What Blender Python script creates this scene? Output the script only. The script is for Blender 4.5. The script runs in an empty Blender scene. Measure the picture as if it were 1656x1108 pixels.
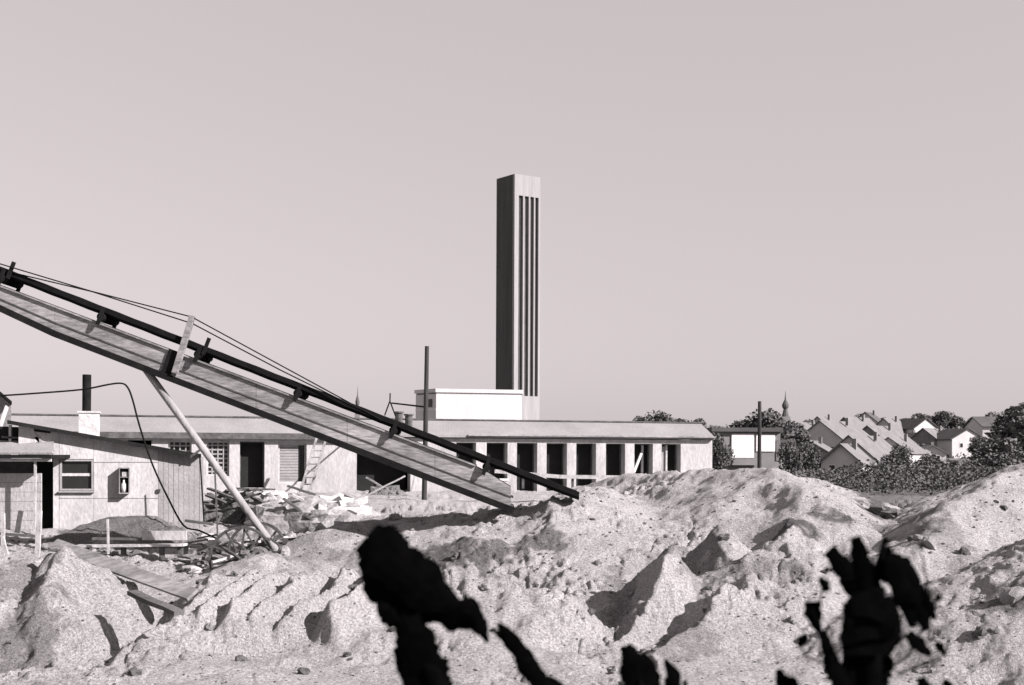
import bpy, math, random
import numpy as np
from mathutils import Vector, Matrix
random.seed(7)
rad = math.radians
S = bpy.context.scene
COL = S.collection

# ------------------------------------------------------------------ camera, light, exposure
F = 1840.0; CX = 828.0; HY = 735.0; CAMZ = 2.4; ROLL = rad(0.25)
cam = bpy.data.cameras.new('camera'); camo = bpy.data.objects.new('camera', cam); COL.objects.link(camo)
camo.location = (0, 0, CAMZ)
camo.rotation_euler = (Matrix.Rotation(rad(90), 4, 'X') @ Matrix.Rotation(ROLL, 4, 'Z')).to_euler()
cam.sensor_width = 36; cam.lens = F / 1656 * 36
cam.shift_y = (HY - 554) / 1656; cam.clip_end = 12000; cam.clip_start = .05
cam.dof.use_dof = True; cam.dof.focus_distance = 26; cam.dof.aperture_fstop = 3.6
S.camera = camo
SUN_AZ = rad(63); SUN_EL = rad(30)          # azimuth measured from straight behind the camera towards the right
to_sun = Vector((math.sin(SUN_AZ) * math.cos(SUN_EL), -math.cos(SUN_AZ) * math.cos(SUN_EL), math.sin(SUN_EL)))
W_ = bpy.data.worlds.new('World'); S.world = W_; W_.use_nodes = True
nt = W_.node_tree; bg = nt.nodes['Background']
sky = nt.nodes.new('ShaderNodeTexSky'); sky.sky_type = 'NISHITA'; sky.sun_disc = False
sky.sun_elevation = SUN_EL; sky.sun_rotation = math.atan2(to_sun.x, to_sun.y)
sky.air_density = 1.0; sky.dust_density = 1.0; sky.ozone_density = 1.0
bw = nt.nodes.new('ShaderNodeSeparateColor')   # black and white film: blue of the sky plus some red
mul = nt.nodes.new('ShaderNodeMix'); mul.data_type = 'RGBA'; mul.blend_type = 'MULTIPLY'
mul.inputs['Factor'].default_value = 1; mul.inputs['B'].default_value = (1.0, .90, .915, 1)
nt.links.new(sky.outputs['Color'], bw.inputs[0]); avg = nt.nodes.new('ShaderNodeMath'); avg.operation = 'MULTIPLY_ADD'; avg.inputs[1].default_value = .22
nt.links.new(bw.outputs[0], avg.inputs[0]); nt.links.new(bw.outputs[2], avg.inputs[2]); veil = nt.nodes.new('ShaderNodeMix'); veil.data_type = 'FLOAT'; veil.inputs['Factor'].default_value = .68; veil.inputs['B'].default_value = 4.75   # even thin high haze
nt.links.new(avg.outputs[0], veil.inputs['A']); nt.links.new(veil.outputs['Result'], mul.inputs['A'])
nt.links.new(mul.outputs['Result'], bg.inputs['Color']); bg.inputs['Strength'].default_value = 0.0515
sl = bpy.data.lights.new('sun', 'SUN'); so = bpy.data.objects.new('sun', sl); COL.objects.link(so)
sl.energy = 5.0; sl.angle = rad(.5); sl.color = (1, .925, .935)
so.rotation_euler = to_sun.to_track_quat('Z', 'Y').to_euler(); so.location = to_sun * 60
vs = S.view_settings; vs.view_transform = 'Standard'; vs.look = 'None'; vs.exposure = 1.38; vs.gamma = 1; vs.use_curve_mapping = False

# ------------------------------------------------------------------ helpers
cR, sR = math.cos(ROLL), math.sin(ROLL)
def W(px, py, Y):
    a, b = (px - CX) / F, -(py - HY) / F
    return Vector(((a * cR - b * sR) * Y, Y, CAMZ + (a * sR + b * cR) * Y))

class MB:
    def __init__(s): s.v = []; s.f = []
    def add(s, vs, fs):
        n = len(s.v); s.v += [tuple(v) for v in vs]; s.f += [tuple(i + n for i in f) for f in fs]; return s
    def box(s, c, size, R=None, jit=0):
        c = Vector(c); h = Vector(size) / 2; vs = []
        for z in (-1, 1):
            for y in (-1, 1):
                for x in (-1, 1):
                    p = Vector((x * h.x, y * h.y, z * h.z))
                    if jit: p += Vector((random.uniform(-jit, jit) for _ in range(3)))
                    vs.append(c + (R @ p if R else p))
        return s.add(vs, [(0, 2, 3, 1), (4, 5, 7, 6), (0, 1, 5, 4), (2, 6, 7, 3), (0, 4, 6, 2), (1, 3, 7, 5)])
    def beam(s, p0, p1, w, h, up=(0, 0, 1), jit=0, n=1):
        # rectangular bar from p0 to p1: w across, h along 'up'
        p0, p1 = Vector(p0), Vector(p1); d = (p1 - p0).normalized(); up = Vector(up)
        r = d.cross(up)
        if r.length < 1e-4: r = d.cross(Vector((1, 0, 0)))
        r.normalize(); u = r.cross(d)
        vs = []; fs = []
        for i in range(n + 1):
            c = p0.lerp(p1, i / n)
            if 0 < i < n and jit: c = c + r * random.uniform(-jit, jit) + u * random.uniform(-jit, jit)
            for a, b in ((-1, -1), (1, -1), (1, 1), (-1, 1)): vs.append(c + r * a * w / 2 + u * b * h / 2)
            if i:
                k = 4 * (i - 1)
                for j in range(4): fs.append((k + j, k + (j + 1) % 4, k + 4 + (j + 1) % 4, k + 4 + j))
        fs += [(3, 2, 1, 0), (4 * n, 4 * n + 1, 4 * n + 2, 4 * n + 3)]
        return s.add(vs, fs)
    def tube(s, pts, r, n=8, r1=None):
        pts = [Vector(p) for p in pts]; m = len(pts); vs = []; fs = []; pr = None
        for i, p in enumerate(pts):
            d = (pts[min(i + 1, m - 1)] - pts[max(i - 1, 0)]).normalized()
            a = Vector((0, 0, 1)) if abs(d.z) < .9 else Vector((1, 0, 0))
            if pr is None: pr = d.cross(a).normalized()
            pr = (pr - d * pr.dot(d)).normalized(); q = d.cross(pr)
            rr = (r if not isinstance(r, (list, tuple)) else r[i]) if r1 is None else r + (r1 - r) * i / (m - 1)
            for k in range(n):
                t = 2 * math.pi * k / n; vs.append(p + pr * math.cos(t) * rr + q * math.sin(t) * rr)
            if i:
                b = n * (i - 1)
                for k in range(n): fs.append((b + k, b + (k + 1) % n, b + n + (k + 1) % n, b + n + k))
        fs += [tuple(range(n))[::-1], tuple(range(n * (m - 1), n * m))]
        return s.add(vs, fs)
    def prism(s, poly, off):
        n = len(poly); off = Vector(off); vs = [Vector(p) for p in poly] + [Vector(p) + off for p in poly]
        fs = [tuple(range(n))[::-1], tuple(range(n, 2 * n))] + [(i, (i + 1) % n, n + (i + 1) % n, n + i) for i in range(n)]
        return s.add(vs, fs)
    def blob(s, c, rx, ry, rz, jit=.25, nu=8, nv=5, sq=1.0):
        vs = [Vector(c) + Vector((0, 0, -rz))]; fs = []
        for j in range(1, nv):
            th = math.pi * j / nv - math.pi / 2
            for i in range(nu):
                ph = 2 * math.pi * (i + .5 * (j % 2)) / nu; k = 1 + random.uniform(-jit, jit)
                x, y = math.cos(ph) * math.cos(th), math.sin(ph) * math.cos(th)
                x = math.copysign(abs(x) ** sq, x); y = math.copysign(abs(y) ** sq, y)
                vs.append(Vector(c) + Vector((x * rx * k, y * ry * k, math.sin(th) * rz * k)))
        vs.append(Vector(c) + Vector((0, 0, rz))); L = len(vs) - 1
        for i in range(nu): fs.append((0, 1 + (i + 1) % nu, 1 + i))
        for j in range(nv - 2):
            b = 1 + j * nu
            for i in range(nu): fs.append((b + i, b + (i + 1) % nu, b + nu + (i + 1) % nu, b + nu + i))
        b = 1 + (nv - 2) * nu
        for i in range(nu): fs.append((b + i, b + (i + 1) % nu, L))
        return s.add(vs, fs)
    def mesh(s, name, m, origin=(0, 0, 0), smooth=False):
        o = Vector(origin); me = bpy.data.meshes.new(name)
        me.from_pydata([(v[0] - o.x, v[1] - o.y, v[2] - o.z) for v in s.v], [], s.f)
        if smooth: me.polygons.foreach_set('use_smooth', [True] * len(me.polygons))
        me.materials.append(m); me.update(); return me

ORG = {}
def tag(o, label=None, cat=None, group=None, kind=None):
    if label: o['label'] = label
    if cat: o['category'] = cat
    if group: o['group'] = group
    if kind: o['kind'] = kind
    return o
def thing(name, label, cat, loc, group=None):
    o = bpy.data.objects.new(name, None); COL.objects.link(o); o.location = loc; o.empty_display_size = .2
    ORG[o.name] = Vector(loc); return tag(o, label, cat, group)
def obj(name, mb, m, parent=None, origin=None, smooth=False):
    """link one mesh; vertices are given in world space"""
    org = ORG[parent.name] if parent else Vector(origin if origin is not None else (0, 0, 0))
    o = bpy.data.objects.new(name, mb.mesh(name, m, org, smooth)); COL.objects.link(o)
    if parent: o.parent = parent
    else: o.location = org
    ORG[o.name] = org
    return o
def solo(name, mb, m, label, cat, group=None, smooth=False):
    c = Vector((0, 0, 0))
    for v in mb.v: c += Vector(v)
    c /= len(mb.v); c.z = min(v[2] for v in mb.v)
    return tag(obj(name, mb, m, origin=c, smooth=smooth), label, cat, group)
def copy_tree(o, parent=None):
    c = o.copy(); COL.objects.link(c)
    if parent: c.parent = parent
    for ch in list(o.children): copy_tree(ch, c)
    return c

# ------------------------------------------------------------------ materials
def mat(name, v, rough=.9, var=.25, scale=3.0, bump=.0, bscale=25.0, stretch=(1, 1, 1), metallic=0, spec=.2, fine=0):
    m = bpy.data.materials.new(name); m.use_nodes = True; n = m.node_tree; b = n.nodes['Principled BSDF']
    b.inputs['Roughness'].default_value = rough; b.inputs['Metallic'].default_value = metallic
    b.inputs['Specular IOR Level'].default_value = spec
    tc = n.nodes.new('ShaderNodeTexCoord'); mp = n.nodes.new('ShaderNodeMapping'); mp.inputs['Scale'].default_value = stretch
    n.links.new(tc.outputs['Object'], mp.inputs['Vector'])
    nz = n.nodes.new('ShaderNodeTexNoise'); nz.inputs['Scale'].default_value = scale; nz.inputs['Detail'].default_value = 8; nz.inputs['Roughness'].default_value = .65
    n.links.new(mp.outputs['Vector'], nz.inputs['Vector'])
    r = n.nodes.new('ShaderNodeValToRGB'); e = r.color_ramp.elements
    e[0].position = .3; e[1].position = .7
    lo, hi = v * (1 - var), v * (1 + var)
    e[0].color = (lo, lo * .985, lo * .99, 1); e[1].color = (hi, hi * .985, hi * .99, 1)
    n.links.new(nz.outputs['Fac'], r.inputs['Fac'])
    col = r.outputs['Color']
    if fine:
        n2 = n.nodes.new('ShaderNodeTexNoise'); n2.inputs['Scale'].default_value = bscale * 1.3; n2.inputs['Detail'].default_value = 3
        n.links.new(mp.outputs['Vector'], n2.inputs['Vector'])
        r2 = n.nodes.new('ShaderNodeMapRange'); r2.inputs['From Min'].default_value = .3; r2.inputs['From Max'].default_value = .7
        r2.inputs['To Min'].default_value = 1 - fine; r2.inputs['To Max'].default_value = 1 + fine
        n.links.new(n2.outputs['Fac'], r2.inputs['Value'])
        mx = n.nodes.new('ShaderNodeMix'); mx.data_type = 'RGBA'; mx.blend_type = 'MULTIPLY'; mx.inputs['Factor'].default_value = 1
        n.links.new(col, mx.inputs['A']); n.links.new(r2.outputs['Result'], mx.inputs['B']); col = mx.outputs['Result']
    n.links.new(col, b.inputs['Base Color'])
    if bump:
        nb = n.nodes.new('ShaderNodeTexNoise'); nb.inputs['Scale'].default_value = bscale; nb.inputs['Detail'].default_value = 6
        n.links.new(mp.outputs['Vector'], nb.inputs['Vector'])
        bp = n.nodes.new('ShaderNodeBump'); bp.inputs['Strength'].default_value = bump; bp.inputs['Distance'].default_value = .05
        n.links.new(nb.outputs['Fac'], bp.inputs['Height']); n.links.new(bp.outputs['Normal'], b.inputs['Normal'])
    return m

M = dict(
    panel=mat('weathered_panel', .18, .85, .5, 1.6, .4, 11, (.3, 1, 1.4), fine=.3),
    steel=mat('dark_steel', .010, .9, .4, 4, .2, 20, spec=.03),
    rubber=mat('black_rubber', .008, .9, .3, 5, spec=.03),
    iron=mat('rusty_iron', .05, .8, .5, 6, .3, 30),
    pole=mat('pole_wood', .2, .85, .35, 2, .4, 12, (1, 1, .25)),
    darkpole=mat('creosoted_wood', .03, .9, .4, 3, .4, 14, (1, 1, .2)),
    plank=mat('plank_wood', .32, .9, .4, 3, .4, 14),
    darkplank=mat('dark_plank_wood', .07, .9, .5, 3, .4, 14),
    plaster=mat('painted_wall', .29, .9, .26, 1.1, .3, 12, (1, 1, .35), fine=.14),
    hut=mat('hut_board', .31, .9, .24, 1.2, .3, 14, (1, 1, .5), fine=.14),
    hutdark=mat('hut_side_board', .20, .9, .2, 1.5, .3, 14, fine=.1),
    white=mat('white_paint', .5, .8, .08, 2, .1, 20),
    roofing=mat('roof_sheet', .19, .85, .18, .5, .3, 10, fine=.08),
    tar=mat('roofing_felt', .014, .95, .4, 2, .3, 12, spec=.03),
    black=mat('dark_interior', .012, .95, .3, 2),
    glass=mat('dark_glass', .012, .25, .3, 1, spec=.35),
    concrete=mat('pale_concrete', .36, .95, .2, 3, .5, 12, fine=.12),
    rubble=mat('rubble_stone', .2, .95, .4, 3, .6, 12, fine=.2),
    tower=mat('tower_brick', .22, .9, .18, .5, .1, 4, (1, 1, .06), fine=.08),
    tower_shade=mat('shaded_brick', .06, .9, .3, .5, .1, 4, (1, 1, .08), fine=.12),  # left face of the tower: its shade is put into a darker colour
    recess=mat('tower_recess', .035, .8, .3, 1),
    block=mat('white_render', .42, .9, .14, .25, .1, 4, (1, 1, .2), fine=.05),
    far_light=mat('house_render', .40, .9, .12, .6),
    far_grey=mat('house_wall_grey', .16, .9, .2, .6),
    far_roof=mat('house_roof_pale', .13, .9, .2, .6, fine=.1),
    far_roof_dark=mat('house_roof_dark', .07, .9, .25, .6, fine=.1),
    bright=mat('bright_panel', .75, .9, .06, .3),
    leaf=mat('foliage', .10, .9, .5, .8),
    leaf_dark=mat('foliage_dark', .07, .9, .5, .8),
    bark=mat('bark', .05, .95, .4, 6, .5, 20),
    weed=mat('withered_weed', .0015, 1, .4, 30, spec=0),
    earth=mat('dark_earth', .10, 1, .45, 5, .7, 16, fine=.3, spec=0),
    clod=mat('clod_earth', .11, 1, .4, 8, .7, 20, fine=.3, spec=0),
)

# ------------------------------------------------------------------ terrain
def _h(ix, iy, s):
    n = (ix.astype(np.int64) * 374761393 + iy.astype(np.int64) * 668265263 + s * 1442695041) & 0x7fffffff
    n = ((n ^ (n >> 13)) * 1274126177) & 0x7fffffff
    return ((n ^ (n >> 16)) & 0xffff) / 65535.0
def vnoise(x, y, s=0):
    ix, iy = np.floor(x), np.floor(y); fx, fy = x - ix, y - iy
    fx = fx * fx * (3 - 2 * fx); fy = fy * fy * (3 - 2 * fy)
    a, b, c, d = _h(ix, iy, s), _h(ix + 1, iy, s), _h(ix, iy + 1, s), _h(ix + 1, iy + 1, s)
    return (a + (b - a) * fx) * (1 - fy) + (c + (d - c) * fx) * fy - .5
def fbm(x, y, f, o, s=0, g=.5):
    r = 0; a = 1
    for i in range(o): r = r + a * vnoise(x * f, y * f, s + i * 17); f *= 2.03; a *= g
    return r

RIDGES = []   # (points, slope on the left of the path, slope on the right)
def ridge(pts, kl, kr, rnd=.12): RIDGES.append(([W(*p) for p in pts], kl, kr, rnd))
# paths run towards the camera, so "left of the path" is the right hand side in the picture
ridge([(92, 884, 17.2), (72, 950, 16.2), (44, 1040, 15.2), (20, 1100, 14.4)], .62, 1.05, .04)          # left sand pile
ridge([(10, 900, 17.5), (-30, 1000, 15.5), (-60, 1108, 14)], .7, .9)
ridge([(345, 932, 17.4), (285, 985, 16.4), (232, 1032, 15.5), (180, 1066, 15)], .35, 1.5, .03)         # edge of the gullied pile
ridge([(345, 934, 17.4), (450, 926, 18.0), (560, 922, 18.4), (650, 945, 17.6)], .6, 1.1, .08)
for (a, b, c, d, k1, k2) in ((386, 926, 300, 1004, .9, 1.9), (428, 928, 352, 996, 1.0, 2.2), (480, 922, 396, 1010, .85, 2.0), (534, 924, 448, 1014, .9, 2.2), (592, 922, 528, 990, .95, 2.0)):
    ridge([(a + 18, b - 8, 17.9), ((a + c) / 2 + 30, (b + d) / 2 - 28, 17.1), (c + 16, d - 24, 16.3)], k1, k2, .03)
ridge([(400, 905, 22), (450, 886, 23.4), (520, 856, 24.6), (640, 832, 26), (830, 822, 24.6), (900, 808, 24.6), (960, 790, 28)], .45, .28, .25)
ridge([(945, 784, 33.5), (1040, 765, 31), (1150, 757, 28.3), (1250, 757, 26.2), (1310, 790, 24.2), (1340, 835, 22.6)], .42, .47, .2)
ridge([(1245, 758, 27), (1310, 775, 27), (1400, 812, 27), (1470, 838, 26)], .5, .3, .2)
ridge([(893, 804, 23.9), (902, 870, 22.4), (912, 930, 21.4), (930, 985, 20.4)], .62, 1.05, .03)           # bright cone
ridge([(690, 918, 18.0), (790, 932, 17.6), (880, 952, 17.2)], .9, .42, .06)
ridge([(1078, 880, 18.9), (1062, 930, 18.0), (1040, 985, 17.2), (1010, 1040, 16.4)], 1.1, 1.15, .03)
ridge([(1152, 848, 20.6), (1172, 890, 19.6), (1180, 940, 18.8), (1170, 985, 18.1)], .62, 1.12, .04)
ridge([(1205, 925, 18.0), (1160, 980, 16.9), (1095, 1040, 15.6), (1030, 1095, 14.4)], .40, 1.1, .03)
ridge([(1190, 900, 19), (1240, 890, 19.4), (1300, 925, 18.4)], .6, .4, .06)
ridge([(1385, 838, 22.4), (1350, 824, 23), (1300, 828, 22.8), (1268, 856, 21.5)], .5, 1.1, .04)
ridge([(1900, 640, 26), (1660, 744, 25), (1600, 780, 23.5), (1545, 815, 21.5), (1500, 868, 19.6)], .4, .46, .12)
ridge([(1850, 800, 17), (1700, 880, 16.4), (1600, 960, 15.6), (1540, 1040, 14.6)], .4, .4, .15)
ridge([(560, 1010, 16.4), (760, 1030, 15.6), (930, 1050, 15.2)], .5, .4, .15)
ridge([(110, 886, 27.2), (190, 832, 28), (230, 833, 28), (330, 872, 27)], .5, .45, .2)             # heap by the hut
BX = np.array([0, 4, 8, 10, 12, 16, 20, 23, 27, 33, 42, 54, 70, 120, 200, 300, 450, 700, 1500, 9000.])
BZ = np.array([.72, .70, .40, 0, -.32, -.38, -.35, -.15, .22, .4, .8, .9, .2, -2.6, -2.4, 2, 10.5, 12, 15, 30.])
SMOOTH = ((450, 965, 17, 1.7, .9), (150, 960, 16.2, .9, 1.3), (960, 890, 22, .9, 1.8), (1085, 930, 18, .5, 1.0), (1180, 1000, 16.5, .8, 1.0), (1120, 900, 19.4, .7, .9), (1080, 830, 26, 2.2, 2.5), (780, 980, 16.5, 1.2, 1.0), (1620, 860, 19, 1.5, 2.5))
def height(x, y, detail=True):
    x = np.asarray(x, float); y = np.asarray(y, float)
    r = np.hypot(x, y); z = np.interp(r, BX, BZ)
    wx = x + .30 * fbm(x, y, 1.1, 3, 5) + .11 * fbm(x, y, 4.5, 3, 6); wy = y + .30 * fbm(x, y, 1.1, 3, 9) + .11 * fbm(x, y, 4.5, 3, 12)
    acc = z.copy()
    for pts, kl, kr, rnd in RIDGES:
        best = np.full(x.shape, -99.)
        for a, b in zip(pts[:-1], pts[1:]):
            dx, dy = b.x - a.x, b.y - a.y; L2 = dx * dx + dy * dy
            t = np.clip(((wx - a.x) * dx + (wy - a.y) * dy) / L2, 0, 1)
            ex, ey = wx - (a.x + t * dx), wy - (a.y + t * dy)
            d = np.hypot(ex, ey); side = dx * (wy - a.y) - dy * (wx - a.x)
            # side normalised so that it blends over the end caps
            sn = np.clip(side / (np.sqrt(L2) * np.maximum(d, 1e-3)), -1, 1) * .5 + .5
            k = kr + (kl - kr) * sn
            dd = np.sqrt(d * d + rnd * rnd) - rnd
            best = np.maximum(best, a.z + (b.z - a.z) * t - k * dd)
        h = .06   # smooth maximum
        acc = np.where(best - acc > -.5, .5 * (acc + best + np.sqrt((acc - best) ** 2 + h * h)) - h * .25, acc)
    # hollow in the middle of the slope
    for (px, py, Y, rx, ry, dp) in ((770, 900, 19.6, 1.0, 1.0, .42), (1610, 985, 13.4, .35, .4, .25), (860, 890, 19.8, .5, .7, .2), (1330, 850, 21.4, .8, .5, .3)):
        c = W(px, py, Y); q = ((wx - c.x) / rx) ** 2 + ((wy - c.y) / ry) ** 2
        acc = acc - dp * np.exp(-q * 1.3)
    if detail:
        w = np.clip((60 - r) / 20, 0, 1) * np.clip((r - 2) / 4, .2, 1)
        rough = np.clip(.42 + 1.7 * fbm(x, y, .35, 2, 31), .14, 1.0)
        for (px, py, Y, rx, ry) in SMOOTH:      # freshly tipped, smooth running faces
            c = W(px, py, Y); rough = rough * (1 - .8 * np.exp(-(((x - c.x) / rx) ** 2 + ((y - c.y) / ry) ** 2)))
        acc = acc + w * (.13 * fbm(x, y, 1.3, 2, 41) + rough * (.10 * fbm(x, y, 4.2, 4, 51, .62)))
        for fq, am, sd in ((3.1, .24, 71), (6.3, .17, 77), (11., .10, 83)):    # clods and crumbs
            acc = acc + w * rough * am * np.maximum(fbm(x, y, fq, 2, sd) - .13, 0)
        rl = np.abs(fbm(x, y, 1.7, 3, 91)); acc = acc - w * rough * .12 * np.clip(1 - rl / .06, 0, 1)   # small rills
    far = np.clip((r - 60) / 60, 0, 1)
    acc = acc + far * (1.2 * fbm(x, y, .03, 3, 81))
    # the hill stands on the right, lower towards the left
    a = x / np.maximum(y, .1)
    hillf = np.where(r > 200, np.clip(.62 + .9 * (a - .1), .45, 1.25), 1)
    acc = np.where((r > 200) & (acc > 2), 2 + (acc - 2) * hillf, acc)
    return acc
def ground_at(px, py):       # where the line of sight through a picture point meets the ground
    Y = np.geomspace(8, 60, 900); a, b = (px - CX) / F, -(py - HY) / F
    X = (a * cR - b * sR) * Y; Z = CAMZ + (a * sR + b * cR) * Y
    hit = np.nonzero(height(X, Y, False) >= Z)[0]
    return float(Y[hit[0]]) if len(hit) else 20.0
def hz(x, y): return float(height(np.array([x]), np.array([y]))[0])

def sand_material():
    m = bpy.data.materials.new('sand'); m.use_nodes = True; n = m.node_tree; b = n.nodes['Principled BSDF']
    b.inputs['Roughness'].default_value = 1; b.inputs['Specular IOR Level'].default_value = 0
    tc = n.nodes.new('ShaderNodeTexCoord')
    def noise(sc, det, ro=.6):
        q = n.nodes.new('ShaderNodeTexNoise'); q.inputs['Scale'].default_value = sc; q.inputs['Detail'].default_value = det; q.inputs['Roughness'].default_value = ro
        n.links.new(tc.outputs['Object'], q.inputs['Vector']); return q.outputs['Fac']
    def rng(src, a, b_, c, d):
        q = n.nodes.new('ShaderNodeMapRange')
        for k, v in zip(('From Min', 'From Max', 'To Min', 'To Max'), (a, b_, c, d)): q.inputs[k].default_value = v
        n.links.new(src, q.inputs['Value']); return q.outputs['Result']
    def mathn(op, a, b_):
        q = n.nodes.new('ShaderNodeMath'); q.operation = op
        for i, s in enumerate((a, b_)):
            if isinstance(s, (int, float)): q.inputs[i].default_value = s
            else: n.links.new(s, q.inputs[i])
        return q.outputs[0]
    base = rng(noise(.8, 6), .3, .7, .36, .50)
    speck = rng(noise(26, 5, .75), .36, .62, .50, 1.2)
    grit = rng(noise(75, 3, .7), .35, .65, .72, 1.22)
    at = n.nodes.new('ShaderNodeAttribute'); at.attribute_name = 'soil_shade'
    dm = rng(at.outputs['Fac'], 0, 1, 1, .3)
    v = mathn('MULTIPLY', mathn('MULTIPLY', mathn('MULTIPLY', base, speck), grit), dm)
    cc = n.nodes.new('ShaderNodeCombineColor')
    n.links.new(v, cc.inputs[0]); n.links.new(mathn('MULTIPLY', v, .98), cc.inputs[1]); n.links.new(mathn('MULTIPLY', v, .985), cc.inputs[2])
    n.links.new(cc.outputs[0], b.inputs['Base Color'])
    bh = mathn('ADD', mathn('MULTIPLY', noise(11, 6, .75), .8), mathn('MULTIPLY', noise(55, 4, .7), .35))
    bp = n.nodes.new('ShaderNodeBump'); bp.inputs['Strength'].default_value = 1; bp.inputs['Distance'].default_value = .14
    n.links.new(bh, bp.inputs['Height']); n.links.new(bp.outputs['Normal'], b.inputs['Normal'])
    return m
M['sand'] = sand_material()

def make_ground():
    th = np.concatenate([np.linspace(-180, -34, 60, endpoint=False), np.linspace(-34, 34, 860, endpoint=False), np.linspace(34, 180, 60, endpoint=False)])
    th = np.radians(th)
    rr = np.concatenate([np.geomspace(.6, 7.5, 40, endpoint=False), np.geomspace(7.5, 36, 520, endpoint=False), np.geomspace(36, 120, 70, endpoint=False), np.geomspace(120, 9000, 60)])
    T, R = np.meshgrid(th, rr); X = R * np.sin(T); Y = R * np.cos(T); Z = height(X, Y)
    nr, ntn = X.shape
    co = np.stack([X, Y, Z], -1).reshape(-1, 3)
    c0 = np.array([[0, 0, hz(0, 0)]]); co = np.concatenate([co, c0])
    i = np.arange(nr - 1)[:, None] * ntn; j = np.arange(ntn)[None]; jn = (j + 1) % ntn
    q = np.stack([i + j, i + ntn + j, i + ntn + jn, i + jn], -1).reshape(-1, 4)[:, ::-1]
    tri = np.stack([np.full(ntn, nr * ntn), np.arange(ntn), (np.arange(ntn) + 1) % ntn], -1)[:, ::-1]
    me = bpy.data.meshes.new('ground'); me.vertices.add(len(co)); me.vertices.foreach_set('co', co.ravel())
    loops = np.concatenate([q.ravel(), tri.ravel()]); me.loops.add(len(loops)); me.loops.foreach_set('vertex_index', loops.astype(np.int32))
    st = np.concatenate([np.arange(len(q)) * 4, len(q) * 4 + np.arange(len(tri)) * 3])
    me.polygons.add(len(st)); me.polygons.foreach_set('loop_start', st.astype(np.int32))
    me.polygons.foreach_set('use_smooth', np.ones(len(st), bool))
    me.update(calc_edges=True); me.validate()
    # dark ground: topsoil near the huts, soil and painted shadow on the mounds, far grassland
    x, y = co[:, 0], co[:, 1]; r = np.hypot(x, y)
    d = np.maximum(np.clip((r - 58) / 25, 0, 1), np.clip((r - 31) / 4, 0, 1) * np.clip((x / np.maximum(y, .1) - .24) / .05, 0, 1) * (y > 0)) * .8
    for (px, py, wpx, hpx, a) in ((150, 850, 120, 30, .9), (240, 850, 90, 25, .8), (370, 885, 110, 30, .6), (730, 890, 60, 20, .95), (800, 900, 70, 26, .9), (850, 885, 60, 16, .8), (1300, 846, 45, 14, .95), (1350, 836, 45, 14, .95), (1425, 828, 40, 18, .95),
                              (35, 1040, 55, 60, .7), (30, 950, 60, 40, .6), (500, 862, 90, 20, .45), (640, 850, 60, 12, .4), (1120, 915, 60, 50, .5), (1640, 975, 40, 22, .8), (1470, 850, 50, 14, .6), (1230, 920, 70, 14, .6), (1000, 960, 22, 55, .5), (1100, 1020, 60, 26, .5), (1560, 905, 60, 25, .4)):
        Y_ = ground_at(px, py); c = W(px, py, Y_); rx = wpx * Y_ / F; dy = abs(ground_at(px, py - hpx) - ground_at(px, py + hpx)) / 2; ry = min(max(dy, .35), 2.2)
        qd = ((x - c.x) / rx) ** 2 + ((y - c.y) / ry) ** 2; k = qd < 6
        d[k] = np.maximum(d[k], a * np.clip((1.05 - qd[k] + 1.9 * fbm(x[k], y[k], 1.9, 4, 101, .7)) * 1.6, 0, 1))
    at = me.attributes.new('soil_shade', 'FLOAT', 'POINT'); at.data.foreach_set('value', d.astype(np.float32))
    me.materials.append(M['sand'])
    o = bpy.data.objects.new('ground', me); COL.objects.link(o)
    tag(o, 'pale heaped sand and earth of the building site', kind='structure')
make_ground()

# ------------------------------------------------------------------ long low building
Z0, MS = 48.0, .27; NU = math.sqrt(1 + MS * MS); UD = Vector((1, MS, 0)) / NU; VD = Vector((-MS, 1, 0)) / NU
def fac(px, py):          # picture point on the facade -> (u, z)
    a, b = (px - CX) / F, -(py - HY) / F; a, b = a * cR - b * sR, a * sR + b * cR
    Y = Z0 / (1 - MS * a); return a * Y * NU, CAMZ + b * Y
def fp(u, z, dep=0): return Vector((0, Z0, 0)) + UD * u + VD * dep + Vector((0, 0, z))
FR = Matrix((UD, VD, (0, 0, 1))).transposed()
def fbox(mb, u0, u1, z0, z1, d0, d1): return mb.box(fp((u0 + u1) / 2, (z0 + z1) / 2, (d0 + d1) / 2), (u1 - u0, d1 - d0, z1 - z0), FR)
BZ0 = -.3
uL, uR = fac(-160, 700)[0], fac(1152, 700)[0]
ztop = fac(900, 710)[1]; zeave = ztop
DEP = 8.0
lb = thing('long_building', 'long low pale building with a row of dark window openings behind the sand heaps', 'building', fp((uL + uR) / 2, .6))
OPEN = []
def op(x0, x1, y0, y1, kind):
    u0 = fac(x0, y0)[0]; u1 = fac(x1, y0)[0]; z1 = fac(x0, y0)[1]; z0 = fac(x0, y1)[1]; OPEN.append((u0, u1, z0, z1, kind))
op(-60, -20, 716, 780, 'grid'); op(205, 245, 712, 735, 'dark'); op(272, 310, 712, 780, 'grid'); op(334, 371, 713, 770, 'grid'); op(388, 428, 714, 790, 'open')
op(450, 496, 717, 782, 'blind'); op(577, 664, 728, 815, 'big')
for (a, b) in ((738, 770), (787, 821), (836, 869), (884, 917), (932, 964), (980, 1011), (1026, 1056), (1070, 1101)): op(a, b, 715, 806 if a > 800 else 775, 'open')
TH = .72
wall = MB(); pos = uL
fbox(wall, uL, uR, fac(800, 716)[1] + .0, zeave, 0, TH)
zh = fac(800, 716)[1]
OPEN.sort()
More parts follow.
